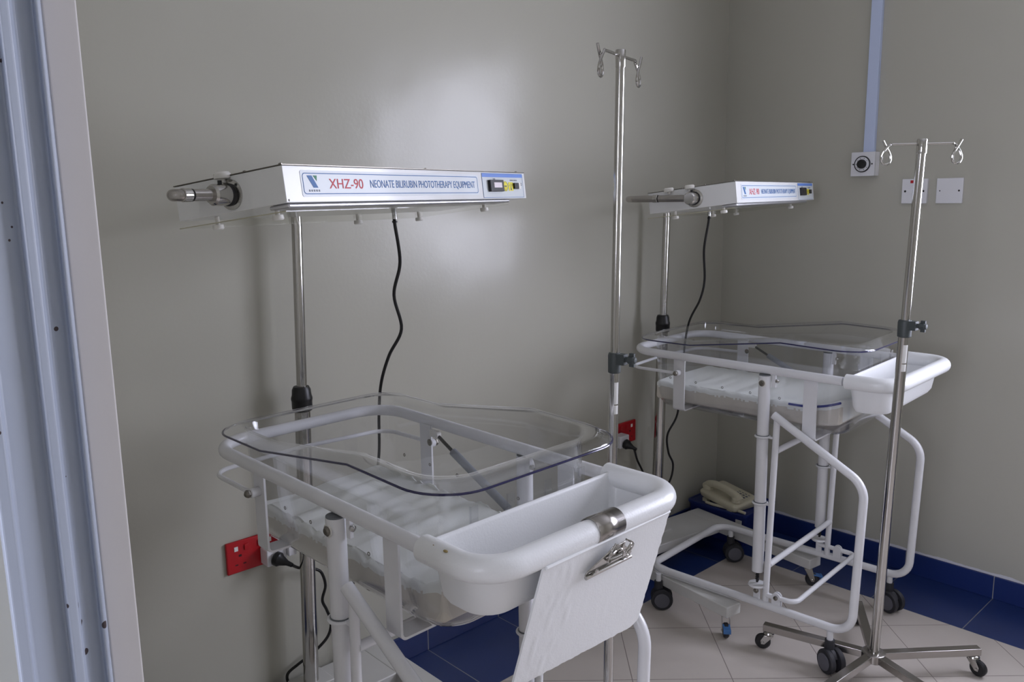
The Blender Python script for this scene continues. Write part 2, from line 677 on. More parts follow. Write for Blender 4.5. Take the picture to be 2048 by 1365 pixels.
# door jamb at the photographer's left hand: cream lining with stepped pale blue metal rebates
JB = [(1.30, YS - 0.12), (1.30, YS + 0.03)]
E0 = Vector((1.30, YS + 0.03))
camxy = Vector((1.980962, -3.080498))


def on_ray(px, dist):
    """plan position of a jamb corner, taken from its direction out of the doorway"""
    f = 1652.75
    c = cx_ * ((px - 1024) / f) - cz_ + cy_ * 0.0
    d = Vector((c.x, c.y)).normalized()
    return camxy + d * dist


prof = [on_ray(221, 0.66), on_ray(154, 0.652), on_ray(152, 0.629), on_ray(142, 0.6275), on_ray(138, 0.634), on_ray(100, 0.6275), on_ray(95, 0.611), on_ray(74, 0.608),
        on_ray(66, 0.616), on_ray(-12, 0.602), on_ray(-16, 0.5935), on_ray(-46, 0.592)]
back = [Vector((1.22, prof[-1].y - 0.10)), Vector((1.22, prof[0].y + 0.015)), Vector((prof[0].x - 0.004, prof[0].y + 0.012))]
cream = [prof[0], prof[1], prof[1] + Vector((-0.05, 0.0)), prof[0] + Vector((-0.05, 0.02))]
struct('trim_1', add_prism(bmesh.new(), [tuple(p) for p in [prof[0], prof[1], Vector((1.24, prof[1].y)), on_ray(204, 0.76), on_ray(217, 0.664)]], 0, 2.3), 'door_cream', smooth=False, bevel=0.0015)
struct('trim_2', add_prism(bmesh.new(), [tuple(p) for p in prof[1:] + [on_ray(-50, 0.72), Vector((1.24, prof[1].y - 0.001))]], 0, 2.3), 'door_metal', smooth=False, bevel=0.003)


# ------------------------------------------------------------------ casters
def twin_caster(parent, x, y, a=0.0, ztop=0.13):
    st = obj('caster', lathe([(0.0095, 0.0), (0.0095, ztop - 0.085)], (0, 0, 0.085), seg=16), 'enamel', parent, (x, y, 0), (0, 0, a))
    st['label'] = 'grey twin-wheel caster on white stem'
    # housing
    bm = bmesh.new()
    add_lathe(bm, [(0.013, 0.078), (0.015, 0.070), (0.014, 0.100)], seg=18)
    pr = [(-0.034 + 0.030, 0.0)]
    arc = [(0.006 + 0.031 * math.cos(R(t)), 0.040 + 0.034 * math.sin(R(t))) for t in range(20, 181, 20)]
    A = [(p[0], p[1]) for p in arc] + [(-0.025, 0.03), (0.01, 0.035)]
    add_prism(bm, A, -0.006, 0.006, Matrix.Rotation(PI / 2, 4, 'X'))
    obj('caster_housing', bm, 'wheel_dark', st, bevel=0.001)
    for s in (-1, 1):
        obj('wheel', lathe([(0.026, -0.0085), (0.036, -0.0075), (0.0375, -0.004), (0.0375, 0.005), (0.035, 0.0085), (0.0, 0.0085)], (0.012, s * 0.0165, 0.0375), (0, s, 0), 30), 'wheel_dark', st)
        obj('wheel_cover', lathe([(0.0, 0.0), (0.024, 0.0), (0.026, 0.0015), (0.0255, 0.004), (0.0, 0.0055)], (0.012, s * 0.025, 0.0375), (0, s, 0), 30), 'wheel_grey', st)
    return st


def fork_caster(parent, x, y, a=0.0, zt=0.075, wheel='black', brake=False, r=0.024, loc_z=0.0):
    fk = bmesh.new()
    add_lathe(fk, [(0.016, zt - 0.012), (0.018, zt - 0.006), (0.016, zt - 0.001), (0.006, zt + 0.004)], seg=20)
    for s in (-1, 1):
        out = [(-0.014, zt - 0.012), (0.014, zt - 0.012), (0.024, r + 0.006), (0.022, r - 0.006), (0.012, r - 0.006)]
        add_prism(fk, out, s * 0.012 - 0.001, s * 0.012 + 0.001, Matrix.Rotation(PI / 2, 4, 'X'))
    add_box(fk, -0.014, 0.014, -0.012, 0.012, zt - 0.014, zt - 0.011)
    c = obj('caster', fk, 'chrome', parent, (x, y, loc_z), (0, 0, a), bevel=0.0008)
    obj('wheel', lathe([(0.006, -0.009), (r - 0.004, -0.009), (r, -0.005), (r, 0.005), (r - 0.004, 0.009), (0.006, 0.009)], (0.017, 0, r), 'Y', 28), wheel, c)
    obj('axle', cyl((0.017, -0.016, r), (0.017, 0.016, r), 0.004, 12), 'chrome', c)
    if brake:
        bm = box(0.018, 0.052, -0.012, 0.012, 0.0, 0.004, mtx=Matrix.Translation((0, 0, r + 0.022)) @ Matrix.Rotation(R(12), 4, 'Y'))
        add_box(bm, 0.045, 0.052, -0.012, 0.012, r + 0.004, r + 0.018)
        obj('brake', bm, 'brake_blue', c, bevel=0.001)
    return c


# ------------------------------------------------------------------ bassinet
ZR = 0.897         # height of the top rail


def bassinet(label, loc, rz, stains, dx):
    t = thing('bassinet_trolley', label, 'bassinet', loc, rz, 'hospital bassinet trolleys')
    zt = 0.135
    # base frame and the two hooped handles: one bent tube each side, joined at the head
    for s in (-1, 1):
        y = s * 0.243
        p = [(-0.400, 0, zt), (-0.400, y, zt), (0.305, y, zt), (0.318, y, 0.597), (0.036, y, 0.757)]
        path = fillet(p, [0, 0.055, 0.062, 0.075, 0])
        o = obj('handle_frame', tube(path, 0.0125, 18), 'enamel', t)
    for s in (-1, 1):
        y = s * 0.236
        # telescopic post
        po = obj('post', lathe([(0.0178, 0.238), (0.0178, 0.874)], (0, y, 0), seg=24), 'enamel', t)
        obj('post_cap', lathe([(0.0172, 0.8735), (0.0172, 0.8765), (0.0, 0.877)], (0, y, 0), seg=24), 'grey_cap', po)
        obj('bolt', lathe([(0.0085, 0.0), (0.0095, 0.003), (0.006, 0.006), (0, 0.0065)], (0.0, y + s * 0.0165, 0.852), (0, s, 0), 16), 'zinc', po)
        obj('bolt_washer', lathe([(0.0125, 0.0), (0.0125, 0.002)], (0.0, y + s * 0.0155, 0.852), (0, s, 0), 18), 'knob_white', po)
        sp = bmesh.new()
        hel = [(0.0048 * math.cos(k * 0.7), y + 0.0048 * math.sin(k * 0.7), 0.206 + k * 0.00075) for k in range(46)]
        add_tube(sp, [(0, y, 0.2), (0, y, 0.24)], 0.004, 10)
        add_tube(sp, hel, 0.0016, 6)
        obj('spring', sp, 'black', po)
        # guide rings from the inner leg round the post
        for k, z in enumerate((0.466, 0.682)):
            bm = bmesh.new()
            ring = [(0.0215 * math.cos(R(a)), y + 0.0215 * math.sin(R(a)), z) for a in range(0, 360, 15)]
            add_tube(bm, ring, 0.0035, 8, closed=True)
            add_box(bm, 0.018, 0.036, y - 0.004, y + 0.004, z - 0.003, z + 0.003)
            g = obj('guide_ring', bm, 'enamel', t)
            obj('ring_liner', lathe([(0.0182, z - 0.005), (0.0195, z - 0.004), (0.0195, z + 0.005), (0.0182, z + 0.005)], (0, y, 0), seg=24), 'grey_cap', g)
        obj('inner_leg', cyl((0.045, y, 0.742), (0.030, y, zt + 0.006), 0.0098, 16), 'enamel', t)
        # foot plate under the spring
        bm = lathe([(0.0, 0.188), (0.026, 0.188), (0.028, 0.191), (0.026, 0.196), (0.0, 0.196)], (0, y, 0), seg=24)
        add_box(bm, 0.0, 0.032, y - 0.010, y + 0.010, 0.189, 0.195)
        add_box(bm, -0.010, 0.010, y - 0.003, y + 0.003, zt, 0.19)
        fp = obj('foot_plate', bm, 'enamel', t)
        obj('bolt', lathe([(0.008, 0), (0.008, 0.005), (0.004, 0.008)], (0, y + s * 0.003, 0.172), (0, s, 0), 14), 'zinc', fp)
        # pedal bracket
        bm = bmesh.new()
        for d in (-0.006, 0.006):
            pr = [(-0.014, 0.142), (0.014, 0.142), (0.014, 0.172)] + [(0.014 * math.cos(R(a)), 0.172 + 0.014 * math.sin(R(a))) for a in range(20, 180, 20)] + [(-0.014, 0.172)]
            add_prism(bm, pr, -0.0015, 0.0015, Matrix.Translation((0.068, y + d, 0)) @ Matrix.Rotation(PI / 2, 4, 'X'))
        br = obj('pedal_bracket', bm, 'enamel', t)
        obj('bolt', lathe([(0.007, 0), (0.007, 0.004), (0.003, 0.006)], (0.068, y + s * 0.008, 0.170), (0, s, 0), 14), 'zinc', br)
    # cross bars
    obj('cross_bar', cyl((0.045, -0.232, 0.642), (0.045, 0.232, 0.642), 0.0095, 14), 'enamel', t)
    obj('cross_bar', cyl((0.036, -0.232, 0.268), (0.036, 0.232, 0.268), 0.0095, 14), 'enamel', t)
    obj('foot_bar', tube(fillet([(0.03, -0.238, 0.168), (0.128, -0.236, 0.170), (0.128, 0.236, 0.170), (0.0, 0.236, 0.172)], [0, 0.03, 0.02, 0]), 0.0080, 12), 'enamel', t)
    for x in (-0.352, 0.245):
        for s in (-1, 1):
            twin_caster(t, x, s * (0.262 if (x < 0 and s < 0) else 0.243 if x < 0 else 0.248), R(random.uniform(-15, 15)) + (0.5 if x < 0 else -0.3), zt - 0.008)
    # top rail
    y = 0.229
    path = fillet([(0.235, -y, ZR - 0.010), (-0.503, -y, ZR), (-0.503, y, ZR), (0.235, y, ZR - 0.010)], [0, 0.085, 0.085, 0], 12)
    obj('top_rail', tube(path, 0.0132, 18), 'enamel', t)
    # brackets between rail and post
    for s in (-1, 1):
        b = obj('rail_hook', box(0.019, 0.031, s * 0.224 - 0.004, s * 0.224 + 0.004, 0.838, 0.892), 'enamel', t, bevel=0.001)
        obj('bolt', lathe([(0.006, 0), (0.006, 0.006), (0.002, 0.010)], (0.031, s * 0.224, 0.858), (1, 0, 0), 12), 'chrome', b)
    # flat steel cradle straps
    for k, (x0, x1, zb) in enumerate(((-0.334, -0.292, 0.706), (0.116, 0.157, 0.690))):
        bm = bmesh.new()
        pl = [(-0.219, 0.889), (-0.219, zb), (0.219, zb), (0.219, 0.889)]
        outer = fillet([Vector((0, a, b)) for a, b in pl], [0, 0.012, 0.012, 0], 6)
        inner = fillet([Vector((0, a - math.copysign(0.0045, a), b + (0.0045 if b < 0.8 else 0))) for a, b in pl], [0, 0.009, 0.009, 0], 6)
        n = len(outer)
        V = [[bm.verts.new((x, p.y, p.z)) for p in L_] for x in (x0, x1) for L_ in (outer, inner)]
        o0, i0, o1, i1 = V
        for a in range(n - 1):
            bm.faces.new((o0[a], o0[a + 1], o1[a + 1], o1[a]))
            bm.faces.new((i0[a], i1[a], i1[a + 1], i0[a + 1]))
            bm.faces.new((o0[a], i0[a], i0[a + 1], o0[a + 1]))
            bm.faces.new((o1[a], o1[a + 1], i1[a + 1], i1[a]))
        for a in (0, n - 1):
            bm.faces.new((o0[a], o1[a], i1[a], i0[a]))
        stp = obj('cradle_strap', bm, 'enamel', t)
        if k == 0:
            obj('bolt', lathe([(0.0075, 0), (0.0085, 0.003), (0.005, 0.005)], (-0.294, 0.2135, 0.848), (0, -1, 0), 14), 'zinc', stp)
            for s in (-1, 1):
                sl = obj('lock_sleeve', lathe([(0.009, 0.0), (0.010, 0.002), (0.010, 0.019), (0.008, 0.021)], (-0.312, s * 0.219, 0.838), (0, s, 0), 18), 'enamel', stp)
                obj('lock_screw', lathe([(0.0075, 0.0), (0.0085, 0.003), (0.0085, 0.006), (0.006, 0.010), (0.0, 0.013)], (-0.312, s * 0.240, 0.838), (0, s, 0), 6), 'zinc', sl)
    # wire bar round the head end
    path = fillet([(-0.318, -0.236, 0.838), (-0.50, -0.232, 0.836), (-0.518, 0.0, 0.838), (-0.50, 0.232, 0.836), (-0.318, 0.236, 0.838)], [0, 0.05, 0, 0.05, 0], 8)
    obj('head_wire', tube(path, 0.0052, 10), 'enamel', t)
    # gas strut along the far side
    gs = obj('gas_strut', cyl((-0.212, 0.214, 0.842), (-0.03, 0.214, 0.752), 0.0095, 16), 'grey_metal', t)
    obj('strut_rod', cyl((-0.262, 0.214, 0.868), (-0.208, 0.214, 0.840), 0.0042, 10), 'black', gs)
    bm = lathe([(0.008, -0.006), (0.008, 0.006)], (-0.268, 0.214, 0.872), (0, 1, 0), 14)
    add_box(bm, -0.292, -0.262, 0.210, 0.219, 0.864, 0.880)
    obj('strut_clevis', bm, 'knob_white', gs)
    # tray
    tray = bmesh.new()
    X0, X1 = 0.243, 0.388 + dx
    Y1 = 0.238
    prof_ = [(0.004, 0.900), (0.006, 0.892), (0.009, 0.885), (0.016, 0.850), (0.022, 0.812), (0.030, 0.799), (0.048, 0.793)]
    rings = []
    for d, z in prof_:
        rings.append([(px, py, z) for px, py in rrect(X0 + d * 0.6, X1 - d, -Y1 + d, Y1 - d, [max(0.055 - d * 0.3, 0.02), 0.018, 0.018, max(0.055 - d * 0.3, 0.02)], 8, 6)])
    loft(tray, rings, cap_last=True)
    tr = obj('utility_tray', tray, 'plastic_white', t, solid=0.003)
    yy = 0.234
    path = fillet([(0.245, -yy + 0.002, 0.889), (0.388 + dx, -yy, 0.889), (0.394 + dx, yy, 0.887), (0.230, yy - 0.002, 0.889)], [0, 0.062, 0.062, 0], 12)
    bm = tube(path, 0.0215, 20)
    obj('tray_rim', bm, 'plastic_white', tr)
    if stains:
        ms = mat('ochre stain', (150, 132, 84), 0.7)
        for (x, y_, s_) in ((0.312, -0.2445, 1.3), (0.357, -0.228, 1.1), (0.365, -0.221, 0.5), (0.377, -0.215, 0.6), (0.338, -0.236, 0.4), (0.389, -0.185, 0.5), (0.387, -0.198, 0.35), (0.282, -0.243, 0.4)):
            bm = bmesh.new()
            bmesh.ops.create_icosphere(bm, subdivisions=2, radius=0.0028 * s_, matrix=Matrix.Translation((x, y_, 0.889 + 0.0195)) @ Matrix.Diagonal((1.3, 0.8, 0.5, 1)))
            obj('stain', bm, ms, tr)
    return t


def acrylic_tub(label, loc, rz):
    t = thing('acrylic_cot', label, 'baby cot', loc, rz, 'clear acrylic cots')

    def zr(x):
        a, b = -0.265, 0.045
        if x <= a:
            return 0.938
        if x >= b:
            return 0.980 - (x - b) * 0.03
        return 0.938 + (0.980 - 0.938) * (x - a) / (b - a)

    def outline(d):
        r1, r2 = max(0.075 - d * 0.5, 0.03), max(0.095 - d * 0.5, 0.035)
        pts = rrect(-0.485 + d, 0.281 + 0.008 * (1 - min(max(d, 0) / 0.043, 1)) - d, -0.235 + d, 0.235 - d, [r2, r1, r1, r2], 10, 1)
        # subdivide long edges at fixed x so the rim kinks stay crisp
        out = []
        n = len(pts)
        for i in range(n):
            p, q = pts[i], pts[(i + 1) % n]
            out.append(p)
            if abs(p[0] - q[0]) > 0.3:
                xs = [-0.30, -0.265, -0.21, -0.15, -0.08, -0.01, 0.045, 0.08]
                if q[0] < p[0]:
                    xs = xs[::-1]
                out += [(x, p[1]) for x in xs]
            elif abs(p[1] - q[1]) > 0.1:
                out += [(p[0], p[1] + (q[1] - p[1]) * k / 6) for k in range(1, 6)]
        return out
    rings = []
    for d, kind, z in ((0.0, 'r', 0.0), (0.004, 'r', 0.004), (0.018, 'r', 0.011), (0.030, 'r', 0.013), (0.039, 'r', 0.010), (0.043, 'r', 0.001), (0.044, 'r', -0.03),
                       (0.047, 'a', 0.82), (0.052, 'a', 0.745), (0.058, 'a', 0.722), (0.070, 'a', 0.708), (0.090, 'a', 0.702)):
        o_ = outline(d)
        rings.append([(x, y, zr(x) + z if kind == 'r' else z) for x, y in o_])
    shell = obj('shell', loft(bmesh.new(), rings, cap_last=True), 'acrylic', t, solid=0.0035)
    # the cut rim edge
    edge = [(x, y, zr(x) - 0.0012) for x, y in outline(-0.0004)]
    obj('rim_edge', tube(edge, 0.0022, 8, closed=True), 'acrylic_edge', shell)
    # small drain/vent eyelets in both long sides
    for s in (-1, 1):
        for k in range(5):
            x = -0.365 + k * 0.098
            z = 0.807 - k * 0.0025
            ring = [(x + 0.0032 * math.cos(R(a)), s * 0.1885, z + 0.0032 * math.sin(R(a))) for a in range(0, 360, 30)]
            obj('eyelet', tube(ring, 0.0009, 6, closed=True), 'zinc', shell)
    # card pocket outside the foot wall
    bm = bmesh.new()
    add_box(bm, 0.2385, 0.2400, -0.13, 0.14, 0.845, 0.893)
    for y in (-0.13, -0.046, 0.048, 0.138):
        add_box(bm, 0.2365, 0.2400, y - 0.001, y + 0.001, 0.85, 0.925)
        add_box(bm, 0.2385, 0.2400, y - 0.001, y + 0.016, 0.85, 0.925)
    obj('card_pocket', bm, 'acrylic', t, smooth=False)
    return t


def mattress(label, loc, rz, zb, seed, piping):
    bm = bmesh.new()
    NX, NY, NZ = 92, 56, 8
    x0, x1, y0, y1 = -0.436, 0.212, -0.170, 0.170
    th = 0.062
    r = 0.010
    grid = {}
    n2 = NY // 2

    def shape(u, v, top):
        x, y = x0 + (x1 - x0) * u, y0 + (y1 - y0) * v
        return x, y
    # top, sides as one wrapped grid: go round the cross section
    prof = [(-0.5 + 0.02, 0.0)]
    rows = []
    import itertools
    sec = []
    hy = (y1 - y0) / 2
    yc = (y0 + y1) / 2
    # cross-section loop in (y, z)
    K = 7
    for k in range(NY + 1):
        sec.append((y0 + r + (y1 - y0 - 2 * r) * k / NY, th, 'top'))
    for k in range(1, K):
        a = PI / 2 - PI / 2 * k / K
        sec.append((y1 - r + r * math.cos(a), th - r + r * math.sin(a), 'side'))
    for k in range(NZ + 1):
        sec.append((y1, (th - r) + (r * 0.5 - (th - r)) * k / NZ, 'side'))
    sec.append((y1 - r * 0.6, 0.0, 'bot'))
    for k in range(1, 6):
        sec.append((y1 - r + (y0 - y1 + 2 * r) * k / 6, 0.0, 'bot'))
    sec.append((y0 + r * 0.6, 0.0, 'bot'))
    for k in range(NZ + 1):
        sec.append((y0, r * 0.5 + (th - r - r * 0.5) * k / NZ, 'side'))
    for k in range(1, K):
        a = PI - PI / 2 * k / K
        sec.append((y0 + r + r * math.cos(a), th - r + r * math.sin(a), 'side'))
    rings = []
    stations = [0.0] + [r * (1 - math.cos(PI / 2 * k / 5)) for k in range(1, 6)] + [r + (x1 - x0 - 2 * r) * k / NX for k in range(1, NX)] + [x1 - x0 - r * (1 - math.cos(PI / 2 * k / 5)) for k in range(5, 0, -1)] + [x1 - x0]
    for s in stations:
        e = min(s, x1 - x0 - s)
        sh = 1.0 if e >= r else math.sqrt(max(0.0, 1 - ((r - e) / r) ** 2))
        ins = r * (1 - sh)
        x = x0 + s
        rise = 0.028 * max(0.0, (x - 0.08) / 0.13) ** 2
        ring = []
        for (y, z, kind) in sec:
            yy = yc + (y - yc) * (1 - ins / hy)
            zz = ins * 0.7 + z * (1 - 1.4 * ins / th)
            p = Vector((x, yy, zz))
            nz = noise.noise(Vector((x * 22 + seed * 7, yy * 3.2, seed)))
            n2_ = noise.noise(Vector((x * 60 + yy * 14, yy * 10 + seed, 3.1)))
            n3 = noise.noise(Vector((x * 9, yy * 9, seed + 5)))
            amp = 1.0 if not piping else 0.45
            if kind == 'top':
                zz += amp * (0.009 * nz + 0.0025 * n2_ + 0.006 * n3)
                if not piping:   # one heavy crease towards the head
                    c = (x + 0.30 + 0.35 * (yy + 0.05))
                    zz += 0.010 * math.exp(-(c / 0.022) ** 2) * (1 if yy < 0.08 else 0.4)
            elif kind == 'side':
                ny = noise.noise(Vector((x * 75 + seed, zz * 18, 1.7)))
                yy += math.copysign(amp * (0.0045 * abs(ny) + 0.003 * n3), yy - yc) * -1
                yy -= math.copysign(amp * 0.004 * max(0.0, noise.noise(Vector((x * 160 + seed, zz * 30, 2.2)))), yy - yc)
                zz += (z / th) * amp * 0.012 * noise.noise(Vector((x * 45, 0.4, seed)))
            ring.append((x, yy, zz + rise * (0.6 + 0.4 * z / th)))
        rings.append(ring)
    loft(bm, rings, cap_first=True, cap_last=True)
    for f in bm.faces:          # white fabric above a ragged hem line, darker off-white on the sides below it
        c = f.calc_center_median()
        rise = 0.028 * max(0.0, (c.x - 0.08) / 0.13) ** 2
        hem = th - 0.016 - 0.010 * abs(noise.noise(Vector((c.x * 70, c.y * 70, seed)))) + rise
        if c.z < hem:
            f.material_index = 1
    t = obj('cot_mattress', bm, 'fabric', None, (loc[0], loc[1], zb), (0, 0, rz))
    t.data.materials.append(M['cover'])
    tag(t, label, 'mattress', 'cot mattresses')
    if piping:
        pts = []
        for k in range(20):
            x = 0.05 + 0.16 * k / 19
            pts.append((x, y0 - 0.002, th - 0.004 + 0.028 * max(0.0, (x - 0.08) / 0.13) ** 2))
        obj('piping', tube(smooth_path(pts, 2), 0.0036, 8), 'piping', t)
    return t


B1 = ((0.753, -2.138, 0.0), R(1.41))
B2 = ((0.687, -0.605, 0.0), R(3.57))
random.seed(5)
bassinet('nearer white tubular hospital bassinet trolley, its tray carrying a clipboard, in the foreground', *B1, True, 0.0)
bassinet('white tubular bassinet trolley on grey casters, further back in the corner of the room', *B2, False, -0.012)
acrylic_tub('clear acrylic baby cot with dark blue rim edge on the nearer trolley', *B1)
acrylic_tub('clear acrylic baby cot on the trolley by the room corner', *B2)
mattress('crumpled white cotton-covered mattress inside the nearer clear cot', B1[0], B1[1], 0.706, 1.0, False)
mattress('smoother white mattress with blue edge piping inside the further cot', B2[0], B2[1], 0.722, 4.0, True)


# ------------------------------------------------------------------ clipboard hung on the nearer tray
def clipboard():
    t = thing('clipboard', 'blank white clipboard hanging by a steel band from the nearer tray', 'clipboard', B1[0], B1[1])
    TL, TR, BR, BL = Vector((0.4045, -0.134, 0.874)), Vector((0.4045, 0.190, 0.873)), Vector((0.345, 0.176, 0.640)), Vector((0.345, -0.148, 0.655))
    ux = (TR - TL).normalized()
    uz = ((TL + TR) / 2 - (BL + BR) / 2).normalized()
    un = ux.cross(uz).normalized()          # faces out
    if un.x < 0:
        un = -un
    bm = bmesh.new()
    NU, NV = 60, 44
    V = {}
    for side in (0, 1):
        for i in range(NU + 1):
            for j in range(NV + 1):
                u, v = i / NU, j / NV
                p = (TL * (1 - u) + TR * u) * (1 - v) + (BL * (1 - u) + BR * u) * v
                # chipped and peeling left side, worn lower edge
                w = 0.0
                if side:
                    w = 0.0022 * max(0, noise.noise(Vector((u * 30, v * 9, 2)))) * (1 if 0.08 < u < 0.30 else 0.15)
                    w += 0.0010 * max(0, noise.noise(Vector((u * 60, v * 60, 6)))) * (1 if (v > 0.93 or 0.10 < u < 0.2) else 0.0)
                if v > 0.985:
                    p = p - uz * 0.0025 * noise.noise(Vector((u * 26, 0, 1)))
                if u > 0.985:
                    p = p - ux * 0.0025 * noise.noise(Vector((v * 20, 0, 4)))
                # rounded-off lower right corner
                if u > 0.94 and v > 0.94:
                    k = ((u - 0.94) / 0.06) * ((v - 0.94) / 0.06)
                    p = p - ux * 0.007 * k + uz * 0.007 * k
                V[side, i, j] = bm.verts.new(p + un * (0.002 + w if side else -0.002))
    for i in range(NU):
        for j in range(NV):
            for side in (0, 1):
                bm.faces.new([V[side, a, b] for a, b in ((i, j), (i + 1, j), (i + 1, j + 1), (i, j + 1))])
    for i in range(NU):
        for j in (0, NV):
            bm.faces.new((V[0, i, j], V[0, i + 1, j], V[1, i + 1, j], V[1, i, j]))
    for j in range(NV):
        for i in (0, NU):
            bm.faces.new((V[0, i, j], V[0, i, j + 1], V[1, i, j + 1], V[1, i, j]))
    obj('board', bm, 'plastic_white', t)
    # white lip along the top edge of the board
    obj('board_lip', tube([TL + un * 0.003 + ux * 0.004, TR + un * 0.003 - ux * 0.004], 0.003, 8), 'plastic_white', t)
    # steel band round the rim
    bm = bmesh.new()
    N = 20
    A = []
    for y in (-0.010, 0.056):
        A.append([bm.verts.new((0.3905 + 0.0232 * math.cos(R(a)), y, 0.889 + 0.0232 * math.sin(R(a)))) for a in [-40 + 250 * k / N for k in range(N + 1)]])
    for k in range(N):
        bm.faces.new((A[0][k], A[0][k + 1], A[1][k + 1], A[1][k]))
    obj('steel_band', bm, 'steel', t, solid=0.0012)
    # bulldog clip
    O = TL + (TR - TL) * 0.505 - uz * 0.030 + un * 0.006
    K = 1.32
    mt = Matrix((ux * K, un * K, uz * K)).transposed().to_4x4()
    mt.translation = O
    bm = bmesh.new()
    pl = [(-0.044, -0.016), (0.044, -0.016), (0.044, -0.010), (0.016, 0.012), (0.012, 0.020), (-0.012, 0.020), (-0.016, 0.012), (-0.044, -0.010)]
    add_prism(bm, pl, -0.001, 0.001, mt @ Matrix.Translation((0, 0.004, 0)) @ Matrix.Rotation(R(78), 4, 'X'))
    cl = obj('spring_clip', bm, 'chrome', t, bevel=0.0008)
    bm = bmesh.new()
    add_tube(bm, [mt @ Vector(p) for p in ((-0.044, 0.003, -0.017), (0.044, 0.003, -0.017))], 0.0035, 10)
    obj('clip_jaw', bm, 'chrome', cl)
    bm = bmesh.new()
    add_tube(bm, [mt @ Vector(p) for p in ((-0.016, 0.010, 0.002), (0.016, 0.010, 0.002))], 0.0045, 12)
    for s in (-1, 1):
        pts = [(s * 0.016, 0.009, 0.004), (s * 0.018, 0.013, 0.012), (s * 0.012, 0.017, 0.022), (s * 0.004, 0.019, 0.018), (0, 0.018, 0.008)]
        add_tube(bm, smooth_path([mt @ Vector(p) for p in pts], 5), 0.0016, 8)
        pts = [(s * 0.010, 0.006, -0.004), (s * 0.020, 0.012, 0.004), (s * 0.022, 0.014, 0.016), (s * 0.010, 0.010, 0.024)]
        add_tube(bm, smooth_path([mt @ Vector(p) for p in pts], 5), 0.0018, 8)
    obj('clip_spring', bm, 'chrome', cl)
    for s in (-1, 1):
        obj('rivet', lathe([(0.004, 0.0), (0.003, 0.002), (0, 0.003)], mt @ Vector((s * 0.03, 0.006, -0.010)), un, 12), 'chrome', cl)


clipboard()


